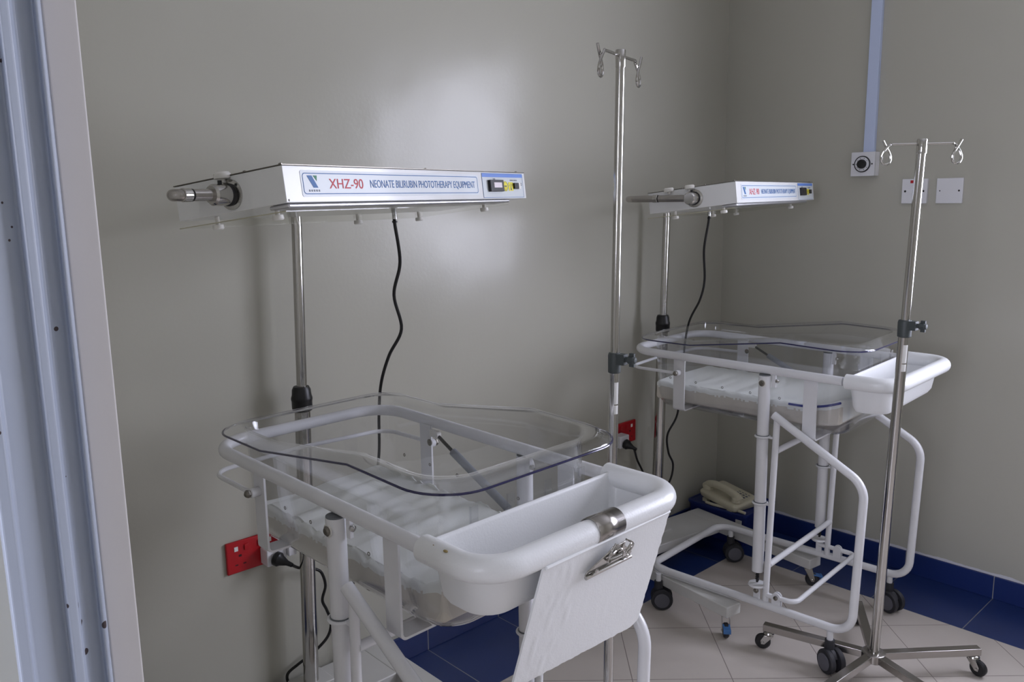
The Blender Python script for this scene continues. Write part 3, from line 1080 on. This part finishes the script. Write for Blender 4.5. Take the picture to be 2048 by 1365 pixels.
# ------------------------------------------------------------------ phototherapy lamps
def lamp(label, base, hous, yaw, tilt, pole_xy, pole_top, collar_z, cable_world, plug_world, plug_cable, back_len, dark, brz, coaxial):
    bx, by = base
    t = thing('phototherapy_lamp', label, 'medical lamp', (bx, by, 0), 0, 'phototherapy lamps')

    def L(p):
        return (p[0] - bx, p[1] - by, p[2])
    # ---- base: back plate and two legs on casters
    zt, zb = 0.115, 0.080
    bm = bmesh.new()
    add_box(bm, -0.045, 0.130, -0.258, 0.258, zb, zt)
    bs = obj('base_plate', bm, 'base_white', t, rot=(0, 0, brz), bevel=0.003)
    Rb = Matrix.Rotation(brz, 4, 'Z')
    fl = Rb.inverted() @ Vector((pole_xy[0][0] - bx, pole_xy[0][1] - by, 0))
    obj('base_flange', box(fl.x - 0.04, fl.x + 0.04, fl.y - 0.05, fl.y + 0.05, zt, zt + 0.006), 'base_white', bs, bevel=0.002)
    for s in (-1, 1):
        y = s * 0.255
        obj('leg', box(-0.045, (0.605 if brz else 0.568) if s < 0 else 0.548, y - 0.033, y + 0.033, zb - 0.001, zt + 0.001), 'base_white', t, rot=(0, 0, brz), bevel=0.003)
        c1, c2 = Rb @ Vector(((0.572 if brz and s < 0 else 0.518), y, 0)), Rb @ Vector((-0.008, y, 0))
        fork_caster(t, c1.x, c1.y, R(-50 if s < 0 else 40), 0.081, 'wheel_dark', True)
        fork_caster(t, c2.x, c2.y, R(130), 0.081, 'wheel_dark', False)
    # ---- pole
    (px0, py0), (px1, py1) = pole_xy
    lo = Vector(L((px0, py0, zt + 0.006)))
    hi = Vector(L((px1, py1, pole_top)))
    at = lambda z: lo + (hi - lo) * ((z - lo.z) / (hi.z - lo.z))
    obj('lower_pole', cyl(lo, at(collar_z - 0.02), 0.0205, 28), 'chrome', t)
    a = at(collar_z - 0.033)
    obj('height_collar', lathe([(0.021, 0), (0.0255, 0.003), (0.0265, 0.010), (0.0265, 0.028), (0.0275, 0.030), (0.0275, 0.036), (0.025, 0.044), (0.024, 0.058), (0.020, 0.066), (0.0135, 0.067)], a, (0, 0, 1), 24), 'black', t)
    # ---- housing frame of reference
    hz = thing_h = bpy.data.objects.new('lamp_housing', None)
    bpy.data.objects.remove(hz)
    W, D, H = 0.80, 0.27, 0.0625
    Rm = Matrix.Translation(L(hous)) @ Matrix.Rotation(yaw, 4, 'Z') @ Matrix.Rotation(tilt, 4, 'X')
    bm = bmesh.new()
    add_box(bm, -W / 2, W / 2, 0, D, 0, H - 0.0015)
    h = obj('lamp_housing', bm, 'enamel_lamp', t, loc=L(hous), rot=(tilt, 0, yaw), bevel=0.0012)
    h['label'] = 'white sheet-metal lamp housing with printed front'
    obj('top_cover', box(-W / 2 - 0.001, W / 2 + 0.001, -0.001, D + 0.001, H - 0.001, H + 0.0004), 'zinc', h, smooth=False)
    for sx, sy in ((-0.398, 0.004), (0.0, 0.004), (0.398 - 0.03, 0.004), (-0.396, 0.09), (-0.396, 0.16), (0.396, 0.14)):
        obj('screw', lathe([(0.0035, 0.0), (0.0035, 0.002), (0.0, 0.0032)], (sx, sy, H), 'Z', 10), 'zinc', h)
    for z in (0.004,):
        obj('screw', lathe([(0.0022, 0.0), (0.0, 0.0015)], (-W / 2 + 0.006, 0, z), (0, -1, 0), 10), 'zinc', h)
    # reflector and clear cover below
    obj('reflector', box(-0.392, 0.325, 0.004, 0.050, -0.008, -0.0005), 'dull_alu', h, bevel=0.003)
    cv = obj('clear_cover', box(-0.392, 0.33, 0.012, D + 0.012, -0.0135, -0.0115), 'acrylic_lamp', h, smooth=False)
    obj('cover_edge', box(-0.3925, -0.3915, 0.012, D + 0.012, -0.0135, -0.0117), 'edge_yellow', cv, smooth=False)
    for kx, ky in ((-0.375, 0.05), (-0.375, 0.20), (0.06, 0.25), (0.28, 0.05), (0.29, 0.25)):
        obj('cover_knob', lathe([(0.004, 0.0), (0.004, -0.007), (0.004, -0.014), (0.0095, -0.0145), (0.010, -0.021), (0.008, -0.023), (0.0, -0.023)], (kx, ky, -0.0005), 'Z', 16), 'knob_white', h)
    # white nuts on top near the arm
    for ky in ((0.135, 0.20) if dark else (0.135,)):
        obj('top_knob', lathe([(0.005, 0), (0.005, 0.006), (0.014, 0.007), (0.0145, 0.015), (0.012, 0.018), (0, 0.018)], (-W / 2 - 0.006, ky, H - 0.012), 'Z', 18), 'knob_white', h)
    # ---- front decals
    def fx(u):          # 0..1 along the front
        return -W / 2 + W * u
    fr = (PI / 2, 0, 0)
    y = -0.0006

    def plate(name, u0, u1, v0, v1, m, r=0.003, yy=y, parent=h, dpt=0.0004):
        pts = rrect(fx(u0), fx(u1), H * v0, H * v1, r, 4, 1)
        return obj(name, add_prism(bmesh.new(), pts, 0, dpt, Matrix.Translation((0, yy + dpt, 0)) @ Matrix.Rotation(PI / 2, 4, 'X')), m, parent, smooth=False)
    dec = plate('name_label', 0.048, 0.735, 0.15, 0.86, 'decal', 0.004)
    # outline ring
    A = rrect(fx(0.053), fx(0.730), H * 0.215, H * 0.79, 0.006, 6, 1)
    B = rrect(fx(0.053) + 0.0014, fx(0.730) - 0.0014, H * 0.215 + 0.0014, H * 0.79 - 0.0014, 0.0048, 6, 1)
    bm = bmesh.new()
    loft(bm, [[(p[0], y - 0.0003, p[1]) for p in A], [(p[0], y - 0.0003, p[1]) for p in B]])
    obj('label_border', bm, 'blue_ink', dec, smooth=False)
    text_mesh('model_lettering', 'XHZ-90', 0.0245, 'red_ink', dec, (fx(0.132), y - 0.0003, H * 0.37), fr, width=W * 0.112, depth=0.0002)
    text_mesh('title_lettering', 'NEONATE BILIRUBIN PHOTOTHERAPY EQUIPMENT', 0.0205, 'blue_ink', dec, (fx(0.268), y - 0.0003, H * 0.395), fr, width=W * 0.445, depth=0.0002)
    bm = bmesh.new()
    for pts in (((0.066, 0.72), (0.081, 0.72), (0.097, 0.39), (0.083, 0.39)),):
        add_prism(bm, [(fx(a_), H * b_) for a_, b_ in pts][::-1], 0, 0.0003, Matrix.Translation((0, y - 0.0001, 0)) @ Matrix.Rotation(PI / 2, 4, 'X'))
    lg = obj('emblem', bm, 'blue_ink', dec, smooth=False)
    bm = bmesh.new()
    add_prism(bm, [(fx(a_), H * b_) for a_, b_ in ((0.0845, 0.72), (0.0965, 0.72), (0.0945, 0.57))][::-1], 0, 0.0003, Matrix.Translation((0, y - 0.0001, 0)) @ Matrix.Rotation(PI / 2, 4, 'X'))
    obj('emblem_leaf', bm, 'green_ink', dec, smooth=False)
    bm = bmesh.new()
    rnd = random.Random(2)
    for k in range(5):
        xa = fx(0.068 + 0.0072 * k)
        add_box(bm, xa, xa + 0.0036, y - 0.0005, y - 0.0002, H * 0.29, H * 0.29 + 0.0009)
        add_box(bm, xa + 0.001, xa + 0.0018, y - 0.0005, y - 0.0002, H * 0.285, H * 0.335)
        add_box(bm, xa, xa + 0.0034, y - 0.0005, y - 0.0002, H * 0.325, H * 0.325 + 0.0008)
    obj('emblem_script', bm, 'grey_ink', dec, smooth=False)
    # control panel
    pn = plate('control_panel', 0.755, 0.985, 0.04, 0.93, 'decal_panel', 0.002)
    plate('panel_band', 0.756, 0.984, 0.79, 0.92, 'blue_band', 0.001, y - 0.0004, pn)
    A = rrect(fx(0.755), fx(0.985), H * 0.04, H * 0.93, 0.002, 4, 1)
    B = rrect(fx(0.755) + 0.0009, fx(0.985) - 0.0009, H * 0.04 + 0.0009, H * 0.93 - 0.0009, 0.0015, 4, 1)
    bm = bmesh.new()
    loft(bm, [[(p[0], y - 0.0004, p[1]) for p in A], [(p[0], y - 0.0004, p[1]) for p in B]])
    obj('panel_border', bm, 'blue_ink', pn, smooth=False)
    x0, x1 = fx(0.785), fx(0.858)
    tm = bmesh.new()
    z0, z1 = H * 0.26, H * 0.68
    add_prism(tm, [(x0, z0), (x1, z0), (x1, z1), (x0, z1)], 0, 0.008, Matrix.Translation((0, 0, 0)) @ Matrix.Rotation(PI / 2, 4, 'X'))
    tmr = obj('timer', tm, 'black', pn, bevel=0.0008)
    obj('timer_window', box(x0 + 0.014, x1 - 0.010, -0.0088, -0.0078, z0 + 0.0085, z1 - 0.006), 'black' if dark else 'display', pn, smooth=False)  # black on the further lamp: the dark reflection is put into the window colour
    text_mesh('panel_lettering', 'TIMER', 0.0042, 'grey_ink', pn, (fx(0.812), y - 0.0006, H * 0.70), fr, depth=0.0001)
    text_mesh('panel_lettering', 'POWER  SWITCH', 0.0042, 'grey_ink', pn, (fx(0.908), y - 0.0006, H * 0.66), fr, depth=0.0001)
    text_mesh('panel_lettering', 'ON\nOFF', 0.0042, 'grey_ink', pn, (fx(0.968), y - 0.0006, H * 0.55), fr, depth=0.0001)
    # yellow caution stickers with little goggles
    cxs, czs = fx(0.880), H * 0.46
    st = obj('caution_sticker', lathe([(0.0118, 0.0), (0.0118, 0.0004), (0.0, 0.0004)], (cxs, y - 0.0003, czs), (0, -1, 0), 28), 'yellow', pn, smooth=False)
    bm = bmesh.new()
    ring = [(cxs + 0.0105 * math.cos(R(a_)), y - 0.0008, czs + 0.0105 * math.sin(R(a_))) for a_ in range(0, 360, 12)]
    add_tube(bm, ring, 0.00035, 5, closed=True)
    for s in (-1, 1):
        add_prism(bm, rrect(cxs + s * 0.0028 - 0.0022, cxs + s * 0.0028 + 0.0022, czs - 0.0018, czs + 0.0018, 0.0012, 4), 0, 0.0003, Matrix.Translation((0, y - 0.0006, 0)) @ Matrix.Rotation(PI / 2, 4, 'X'))
    face = [(cxs + 0.0058 * math.cos(R(a_)), y - 0.0008, czs - 0.001 + 0.0075 * math.sin(R(a_))) for a_ in range(200, 341, 14)]
    add_tube(bm, face, 0.0003, 5)
    obj('sticker_print', bm, 'grey_ink', st, smooth=False)
    cxs = fx(0.911)
    s2 = obj('caution_sticker', add_prism(bmesh.new(), rrect(cxs - 0.0105, cxs + 0.0105, czs - 0.0105, czs + 0.0095, 0.001, 3), 0, 0.0004, Matrix.Translation((0, y - 0.0003, 0)) @ Matrix.Rotation(PI / 2, 4, 'X')), 'yellow', pn, smooth=False)
    bm = bmesh.new()
    for rr in (0.0045, 0.0075):
        add_tube(bm, [(cxs + rr * math.cos(R(a_)), y - 0.0008, czs - 0.002 + rr * math.sin(R(a_))) for a_ in range(20, 161, 14)], 0.0004, 5)
    add_prism(bm, [(cxs - 0.003, czs - 0.009), (cxs + 0.003, czs - 0.009), (cxs + 0.001, czs + 0.000), (cxs - 0.001, czs + 0.000)], 0, 0.0003, Matrix.Translation((0, y - 0.0006, 0)) @ Matrix.Rotation(PI / 2, 4, 'X'))
    obj('sticker_print', bm, 'grey_ink', s2, smooth=False)
    sw = obj('rocker_switch', box(fx(0.925), fx(0.950), -0.006, 0, H * 0.36, H * 0.58), 'black', pn, bevel=0.0006)
    obj('rocker', box(fx(0.937), fx(0.9375), -0.0065, 0, H * 0.365, H * 0.575), 'grey_cap', sw, smooth=False)
    obj('switch_shroud', box(fx(0.950), fx(0.965), -0.004, 0, H * 0.35, H * 0.59), 'knob_white', pn, bevel=0.0006)
    # ---- arm from the pole round the back corner to the side collar
    piv = Rm @ Vector((-W / 2, 0.125, 0.029))
    ax = (Rm.to_3x3() @ Vector((-1, 0, 0))).normalized()
    nb = (Rm.to_3x3() @ Vector((0, 1, 0)))
    nb.z = 0
    nb.normalize()
    axh = Vector((ax.x, ax.y, 0)).normalized()
    if coaxial:                 # arm runs straight out of the collar, then swings back to the pole
        end = piv + ax * 0.036
        way = axh
    else:                       # arm swivelled square to the collar
        end = piv + ax * 0.030
        way = nb
    cor = end + way * back_len
    cor.z = end.z
    top = Vector((hi.x, hi.y, end.z))
    up = obj('upper_pole', tube(fillet([at(collar_z), Vector((hi.x, hi.y, pole_top - 0.02)), top, top + (cor - top) * 0.3], [0, 0, 0.085, 0], 10), 0.0133, 24), 'chrome', t)
    arm = obj('side_arm', tube(fillet([top + (cor - top) * 0.28, cor, end + way * 0.004], [0, 0.022, 0], 10), 0.0100, 20), 'steel', t)
    mid = end + way * (back_len * 0.55)
    obj('arm_joint', lathe([(0.0104, -0.008), (0.0112, -0.007), (0.0112, 0.007), (0.0104, 0.008)], mid, way, 20), 'chrome', arm)
    bm = bmesh.new()
    mb = mid + way * -0.010
    add_lathe(bm, [(0.0106, -0.0012), (0.0106, 0.0012)], mb, way, 18)
    obj('arm_slot', bm, 'black', arm)
    co = obj('pivot_collar', lathe([(0.026, 0.0), (0.026, 0.003), (0.017, 0.0045), (0.018, 0.012), (0.018, 0.040), (0.015, 0.044), (0, 0.044)], piv, ax, 28), 'chrome', t)
    obj('collar_ring', lathe([(0.0185, 0.004), (0.0195, 0.006), (0.0195, 0.010), (0.0185, 0.012)], piv, ax, 28), 'black', co)
    obj('grub_screw', cyl(piv + ax * 0.024 + Vector((0, 0, 0.016)), piv + ax * 0.024 + Vector((0, 0, 0.024)), 0.0035, 10), 'black', co)
    # ---- cables
    pts = [Vector(L(p)) for p in cable_world]
    cb = obj('power_cable', tube(smooth_path(pts, 8), 0.0041, 10), 'black_rubber', t)
    p0 = pts[0]
    obj('strain_relief', lathe([(0.0055, -0.004), (0.0055, 0.022), (0.0045, 0.024)], (p0.x, p0.y, p0.z - 0.012), 'Z', 12), 'alu', cb)
    obj('cable_ring', lathe([(0.0062, -0.002), (0.0062, 0.002)], (p0.x, p0.y, p0.z - 0.022), 'Z', 12), 'black', cb)
    pc = obj('plug_cable', tube(smooth_path([Vector(L(p)) for p in plug_cable], 8), 0.0041, 10), 'black_rubber', t)
    pp = Vector(L(plug_world))
    q = Vector(L(plug_cable[0]))
    obj('plug', lathe([(0.014, 0.0), (0.019, 0.004), (0.019, 0.016), (0.014, 0.022), (0.011, 0.030), (0.007, 0.040), (0.0055, 0.055)], pp, q - pp, 18), 'black', t)
    return t


lamp('white phototherapy lamp on chrome pole hanging over the nearer cot, front print clearly readable',
     (0.07, -2.108), (0.616, -2.032, 1.418), R(106.66), R(-6.5), ((0.07, -2.078), (0.07, -2.040)), 1.375, 0.912,
     [(0.405, -1.975, 1.392), (0.40, -1.972, 1.368), (0.37, -1.94, 1.274), (0.34, -1.94, 1.194), (0.31, -1.901, 1.103), (0.27, -1.914, 1.032), (0.22, -1.908, 0.951), (0.14, -1.866, 0.845),
      (0.10, -1.848, 0.70), (0.08, -1.88, 0.50), (0.06, -1.921, 0.36), (0.045, -1.93, 0.25), (0.035, -1.93, 0.12), (0.035, -1.93, 0.02), (0.025, -2.1, 0.008)],
     (0.046, -2.150, 0.494),
     [(0.090, -2.124, 0.479), (0.05, -2.085, 0.445), (0.030, -2.050, 0.425), (0.030, -2.018, 0.410), (0.030, -2.003, 0.391), (0.03, -1.996, 0.354), (0.03, -2.008, 0.316), (0.03, -1.996, 0.281), (0.03, -1.985, 0.24), (0.03, -1.999, 0.2), (0.027, -2.045, 0.169), (0.024, -2.091, 0.152), (0.024, -2.124, 0.136), (0.024, -2.119, 0.10), (0.024, -2.09, 0.06), (0.024, -2.06, 0.008)],
     0.104, False, 0.0, True)
lamp('white phototherapy lamp over the further cot near the room corner, front turned aside',
     (0.085, -0.548), (0.602, -0.612, 1.395), R(102.46), R(-6.5), ((0.095, -0.566), (0.095, -0.528)), 1.355, 0.938,
     [(0.402, -0.710, 1.365), (0.395, -0.703, 1.328), (0.37, -0.688, 1.235), (0.33, -0.621, 1.126), (0.29, -0.587, 1.049), (0.22, -0.559, 0.938), (0.13, -0.466, 0.712), (0.1, -0.443, 0.565), (0.1, -0.506, 0.493), (0.1, -0.498, 0.419), (0.1, -0.466, 0.36),
      (0.10, -0.49, 0.293), (0.05, -0.52, 0.2), (0.035, -0.52, 0.03), (0.02, -0.6, 0.008)],
     (0.046, -0.705, 0.490),
     [(0.088, -0.700, 0.478), (0.06, -0.655, 0.440), (0.04, -0.616, 0.398), (0.04, -0.578, 0.336), (0.04, -0.56, 0.27), (0.03, -0.58, 0.1), (0.02, -0.60, 0.008)],
     0.20, True, R(-8), False)


# ------------------------------------------------------------------ drip stands
def drip_stand(label, x, y, ztop, r_up, r_lo, z_cl, leg_r, leg_a0, hook_a, clamp_a, lean=(0, 0), zh=0.098, hs=1.0):
    t = thing('drip_stand', label, 'drip stand', (x, y, 0), 0, 'drip stands')
    lx, ly = lean

    def P(z):
        return Vector((lx * z / ztop, ly * z / ztop, z))
    obj('hub', lathe([(0.0, zh - 0.026), (0.034, zh - 0.026), (0.034, zh - 0.002), (0.030, zh), (r_lo * 1.35, zh + 0.001), (r_lo * 1.30, zh + 0.010), (r_lo, zh + 0.012)], (0, 0, 0), 'Z', 32), 'steel', t)
    for k in range(5):
        a = R(leg_a0 + 72 * k)
        lg = obj('leg', box(0.028, leg_r, -0.0125, 0.0125, zh - 0.024, zh - 0.002), 'steel', t, rot=(0, 0, a), bevel=0.0015)
        fork_caster(t, (leg_r - 0.016) * math.cos(a), (leg_r - 0.016) * math.sin(a), a + R(-60 + 37 * k), zh - 0.025, 'black', r=0.024)
    obj('lower_pole', tube([P(zh), P(z_cl)], r_lo, 28), 'chrome', t)
    obj('upper_pole', tube([P(z_cl), P(ztop - 0.03)], r_up, 28), 'chrome', t)
    obj('top_cap', lathe([(r_up * 1.08, ztop - 0.036), (r_up * 1.12, ztop - 0.034), (r_up * 1.12, ztop - 0.002), (r_up * 1.0, ztop), (0, ztop)], (lx, ly, 0), 'Z', 24), 'chrome', t)
    # height clamp: sleeve, lug and screw knob
    bm = lathe([(r_lo * 1.05, z_cl - 0.025), (r_lo * 1.26, z_cl - 0.023), (r_lo * 1.30, z_cl + 0.015), (r_lo * 1.15, z_cl + 0.021), (r_up, z_cl + 0.022)], (P(z_cl).x, P(z_cl).y, 0), 'Z', 24)
    m = Matrix.Translation((P(z_cl).x, P(z_cl).y, z_cl)) @ Matrix.Rotation(R(clamp_a), 4, 'Z')
    add_box(bm, r_lo * 0.9, r_lo + 0.018, -0.010, 0.010, -0.004, 0.020, mtx=m)
    cl = obj('height_clamp', bm, 'clamp', t, bevel=0.001)
    bm = bmesh.new()
    add_tube(bm, [m @ Vector((r_lo + 0.016, 0, 0.009)), m @ Vector((r_lo + 0.026, 0, 0.009))], 0.006, 12)
    d = (m.to_3x3() @ Vector((1, 0, 0)))
    add_lathe(bm, [(0.0075, 0.0), (0.010, 0.003), (0.010, 0.014), (0.006, 0.019), (0.0, 0.020)], m @ Vector((r_lo + 0.024, 0, 0.009)), d, 8)
    add_box(bm, r_lo + 0.028, r_lo + 0.040, -0.003, 0.003, -0.006, 0.024, mtx=m)
    obj('clamp_knob', bm, 'clamp', cl)
    # stickers on the pole
    for z0, z1 in ((z_cl - 0.095, z_cl - 0.045), (z_cl - 0.118, z_cl - 0.098)):
        bm = bmesh.new()
        A = []
        ca = math.degrees(math.atan2(-3.08 - y, 1.98 - x)) + 28
        for z in (z0, z1):
            p = P(z)
            A.append([bm.verts.new((p.x + (r_lo + 0.0004) * math.cos(R(ca + q)), p.y + (r_lo + 0.0004) * math.sin(R(ca + q)), z)) for q in range(-26, 27, 4)])
        for k in range(len(A[0]) - 1):
            bm.faces.new((A[0][k], A[0][k + 1], A[1][k + 1], A[1][k]))
        obj('sticker', bm, 'label_white', t)
    # ram's-horn hooks
    for s in (-1, 1):
        a = R(hook_a) + (0 if s > 0 else PI)
        u = Vector((math.cos(a), math.sin(a), 0))
        v = Vector((-math.sin(a), math.cos(a), 0))
        zc = ztop - 0.012
        o = Vector((lx, ly, zc))
        c = o + u * 0.098 - Vector((0, 0, 0.034))
        rod = [o + u * 0.004, o + u * 0.030 * hs, o + u * 0.060 * hs, o + u * 0.084 * hs]
        lp = [(0.092, -0.0015, 0.0045), (0.101, -0.009, 0.0045), (0.109, -0.022, 0.003), (0.1125, -0.036, 0.001), (0.108, -0.048, -0.001), (0.098, -0.0525, -0.002), (0.088, -0.048, -0.003),
              (0.0845, -0.036, -0.004), (0.089, -0.022, -0.0045), (0.097, -0.009, -0.0045), (0.104, 0.003, -0.0045), (0.108, 0.010, -0.0045)]
        pts = rod + [o + u * (a_ * hs) + Vector((0, 0, b_ * (0.5 + 0.5 * hs))) + v * c_ for a_, b_, c_ in lp]
        obj('hook', tube(smooth_path(pts, 5), 0.0031, 10), 'chrome', t)
    return t


drip_stand('taller thin chrome drip stand between the two trolleys, grey clamp halfway', 0.80, -1.69, 1.722, 0.0098, 0.0113, 1.055, 0.26, -122 + 36, -73, 8, (0.018, 0.014))
drip_stand('shorter chrome drip stand with five-legged wheeled base in front of the further trolley', 1.056, -0.784, 1.549, 0.0110, 0.0138, 1.064, 0.322, 50, 43, -4, (0.076, -0.094), 0.085, 0.87)


# ------------------------------------------------------------------ things on the walls
def socket(label, y0, y1, z0, z1):
    t = thing('double_socket', label, 'wall socket', (0, (y0 + y1) / 2, z0), 0, 'red wall sockets')
    w, h = y1 - y0, z1 - z0
    fp = obj('face_plate', box(0.0, 0.009, -w / 2, w / 2, 0, h), 'red', t, bevel=0.003)
    for s in (-1, 1):
        c = s * w * 0.25
        bm = bmesh.new()
        add_box(bm, 0.0085, 0.0095, c - 0.004, c + 0.004, h * 0.50, h * 0.57)
        for d in (-0.011, 0.011):
            add_box(bm, 0.0085, 0.0095, c + d - 0.004, c + d + 0.004, h * 0.24, h * 0.28)
        obj('pin_holes', bm, 'red_dark', fp, smooth=False)
        obj('rocker', box(0.009, 0.0125, c - s * 0.018 - 0.006, c - s * 0.018 + 0.006, h * 0.68, h * 0.86), 'red', fp, bevel=0.001)
        obj('rating_mark', box(0.009, 0.0102, c + s * 0.010 - 0.005, c + s * 0.010 + 0.005, h * 0.70, h * 0.84), 'label_white', fp, smooth=False)
    return t


socket('red double socket low on the left wall beside the nearer trolley, left half uncovered', -2.262, -2.116, 0.466, 0.552)
socket('red double socket low on the wall behind the taller drip stand', -0.736, -0.590, 0.469, 0.555)
ad = thing('plug_adapter', 'white plug adapter in the red socket nearest the front', 'adapter', (0.0095, -2.145, 0.500))
obj('body', box(0, 0.040, -0.026, 0.030, -0.027, 0.018), 'switch_white', ad, bevel=0.003)
obj('side_outlet', box(0.012, 0.052, 0.030, 0.052, -0.010, 0.016), 'switch_white', ad, bevel=0.002)
ad = thing('plug_adapter', 'white plug adapter in the socket behind the taller drip stand', 'adapter', (0.0095, -0.706, 0.500))
obj('body', box(0, 0.040, -0.026, 0.026, -0.027, 0.020), 'switch_white', ad, bevel=0.003)

t = thing('fan_regulator', 'square white wall box with black round dial under the trunking', 'wall control', (0.605, 0, 1.520))
bd = obj('box', box(-0.043, 0.043, -0.042, 0, -0.043, 0.043), 'switch_white', t, bevel=0.0015)
obj('cover_seam', box(-0.0434, 0.0434, -0.034, -0.0335, -0.0434, 0.0434), 'grey_cap', bd, smooth=False)
dl = obj('dial_ring', lathe([(0.0295, 0.0), (0.0295, 0.004), (0.026, 0.0055), (0.026, 0.004)], (0, -0.042, 0), (0, -1, 0), 36), 'black', t)
obj('dial_face', lathe([(0.0262, 0.0), (0.0262, 0.0046), (0.0, 0.0046)], (0, -0.042, 0), (0, -1, 0), 36), 'switch_white', dl)
bm = bmesh.new()
for a in (35, 70, 110, 145, 180, 215, 250, 290, 325):
    bmesh.ops.create_cone(bm, cap_ends=True, segments=8, radius1=0.0014, radius2=0.0014, depth=0.0006, matrix=Matrix.Translation((0.0215 * math.cos(R(a)), -0.047, 0.0215 * math.sin(R(a)))) @ Matrix.Rotation(PI / 2, 4, 'X'))
obj('dial_marks', bm, 'black', dl, smooth=False)
obj('dial_knob', lathe([(0.0165, 0.004), (0.0165, 0.012), (0.014, 0.017), (0.0, 0.018)], (0, -0.042, 0), (0, -1, 0), 30), 'black', dl)
for s in (-1, 1):
    obj('screw', lathe([(0.003, 0), (0.0, 0.001)], (s * 0.0345, -0.042, 0), (0, -1, 0), 10), 'black', bd)

t = obj('cable_trunking', box(0.594, 0.633, -0.018, 0.0, 1.563, ZC), 'trunk', None, smooth=False, bevel=0.0015)
tag(t, 'pale blue-white vertical cable trunking running down the right wall', 'cable trunking')

t = thing('switch_plate', 'white wall plate with small red light and two screws, behind the drip stand pole', 'wall plate', (0.7825, 0, 1.4197), 0, 'square wall plates')
fp = obj('face_plate', box(-0.043, 0.043, -0.014, 0, -0.043, 0.043), 'switch_white', t, bevel=0.002)
obj('neon', box(-0.014, -0.004, -0.0155, -0.013, 0.028, 0.038), 'red', fp, bevel=0.0005)
for s in (-1, 1):
    obj('screw', lathe([(0.0038, 0), (0.0036, 0.0006), (0.0, 0.0006)], (s * 0.031, -0.014, 0), (0, -1, 0), 12), 'black', fp)
t = thing('switch_plate', 'plain white blanking plate on the wall, rightmost of the plates', 'wall plate', (0.8974, 0, 1.4197), 0, 'square wall plates')
fp = obj('face_plate', box(-0.043, 0.043, -0.008, 0, -0.043, 0.043), 'switch_white', t, bevel=0.002)
for s in (-1, 1):
    obj('screw', lathe([(0.0034 if s > 0 else 0.0022, 0), (0.0, 0.0006)], (s * 0.031, -0.008, 0), (0, -1, 0), 12), 'black', fp)


# ------------------------------------------------------------------ crate and telephone in the corner
t = thing('storage_crate', 'navy blue plastic crate on the floor in the room corner', 'crate', (0.165, -0.134, 0))
bm = bmesh.new()
rings = []
for z, d in ((0.0, 0.012), (0.125, 0.0), (0.132, -0.004), (0.140, -0.004)):
    rings.append([(x, y, z) for x, y in rrect(-0.138 + d, 0.138 - d, -0.118 + d, 0.118 - d, 0.018, 5)])
for z, d in ((0.140, 0.004), (0.02, 0.016)):
    rings.append([(x, y, z) for x, y in rrect(-0.138 + d, 0.138 - d, -0.118 + d, 0.118 - d, 0.016, 5)])
loft(bm, rings, cap_first=True, cap_last=True)
cr = obj('body', bm, 'crate', t)
obj('paper_label', box(0.095, 0.122, -0.1215, -0.1185, 0.03, 0.115), 'label_white', t, smooth=False)
obj('lid', box(-0.132, 0.132, -0.112, 0.112, 0.128, 0.139), 'crate', t, bevel=0.002)

t = thing('telephone', 'cream corded desk telephone lying on the blue crate in the corner', 'telephone', (0.175, -0.178, 0.140), R(-10))
t.scale = (0.9, 0.9, 0.9)
rot = Matrix.Rotation(R(6), 4, 'Y')
bm = bmesh.new()
rings = []
for z, d in ((0.0, 0.010), (0.006, 0.004), (0.020, 0.000), (0.026, 0.0), (0.032, 0.004), (0.036, 0.010)):
    rings.append([(x, y, z + (0.018 * (0.5 - (y / 0.16)) * 0 + 0.014 * (y + 0.08) / 0.16 if z > 0.01 else 0)) for x, y in rrect(-0.112 + d, 0.112 - d, -0.080 + d, 0.080 - d, 0.016, 5)])
loft(bm, rings, cap_first=True, cap_last=True)
bmesh.ops.transform(bm, matrix=Matrix.Translation((0, 0, 0.012)) @ rot, verts=bm.verts)
ph = obj('telephone_body', bm, 'phone', t)
bm = bmesh.new()
for i in range(4):
    for j in range(3):
        add_box(bm, 0.015 + i * 0.018, 0.027 + i * 0.018, 0.010 + j * 0.018, 0.020 + j * 0.018, 0.052 + 0.0012 * j, 0.057 + 0.0012 * j)
obj('keypad', bm, 'grey_ink', ph, bevel=0.001, rot=(0, R(6), 0))
hs = bmesh.new()
path = smooth_path([(-0.098, -0.040, 0.062), (-0.080, -0.040, 0.078), (-0.045, -0.040, 0.087), (0.0, -0.040, 0.087), (0.045, -0.040, 0.080), (0.085, -0.040, 0.066), (0.103, -0.040, 0.050)], 5)
n = len(path)
rs = [0.017 + 0.006 * abs(2 * k / (n - 1) - 1) ** 2 for k in range(n)]
add_tube(hs, path, rs, 14)
for x, z in ((-0.085, 0.050), (0.088, 0.040)):
    add_lathe(hs, [(0.020, 0.0), (0.026, 0.004), (0.025, 0.022), (0.015, 0.034)], (x, -0.040, z), 'Z', 20)
obj('handset', hs, 'phone', t)
bm = bmesh.new()
for x in (-0.08, 0.07):
    add_box(bm, x - 0.014, x + 0.014, -0.070, -0.050, 0.0, 0.016)
    add_box(bm, x - 0.014, x + 0.014, 0.050, 0.070, 0.0, 0.020)
obj('foot', bm, 'phone', t)
t = obj('plastic_tube', tube(smooth_path([(0.11, -0.242, 0.146), (0.15, -0.246, 0.146), (0.20, -0.242, 0.147), (0.25, -0.238, 0.147), (0.295, -0.242, 0.147)], 6), 0.006, 10), 'phone', None)
tag(t, 'short white hollow tube lying on the crate edge in front of the telephone', 'tube')
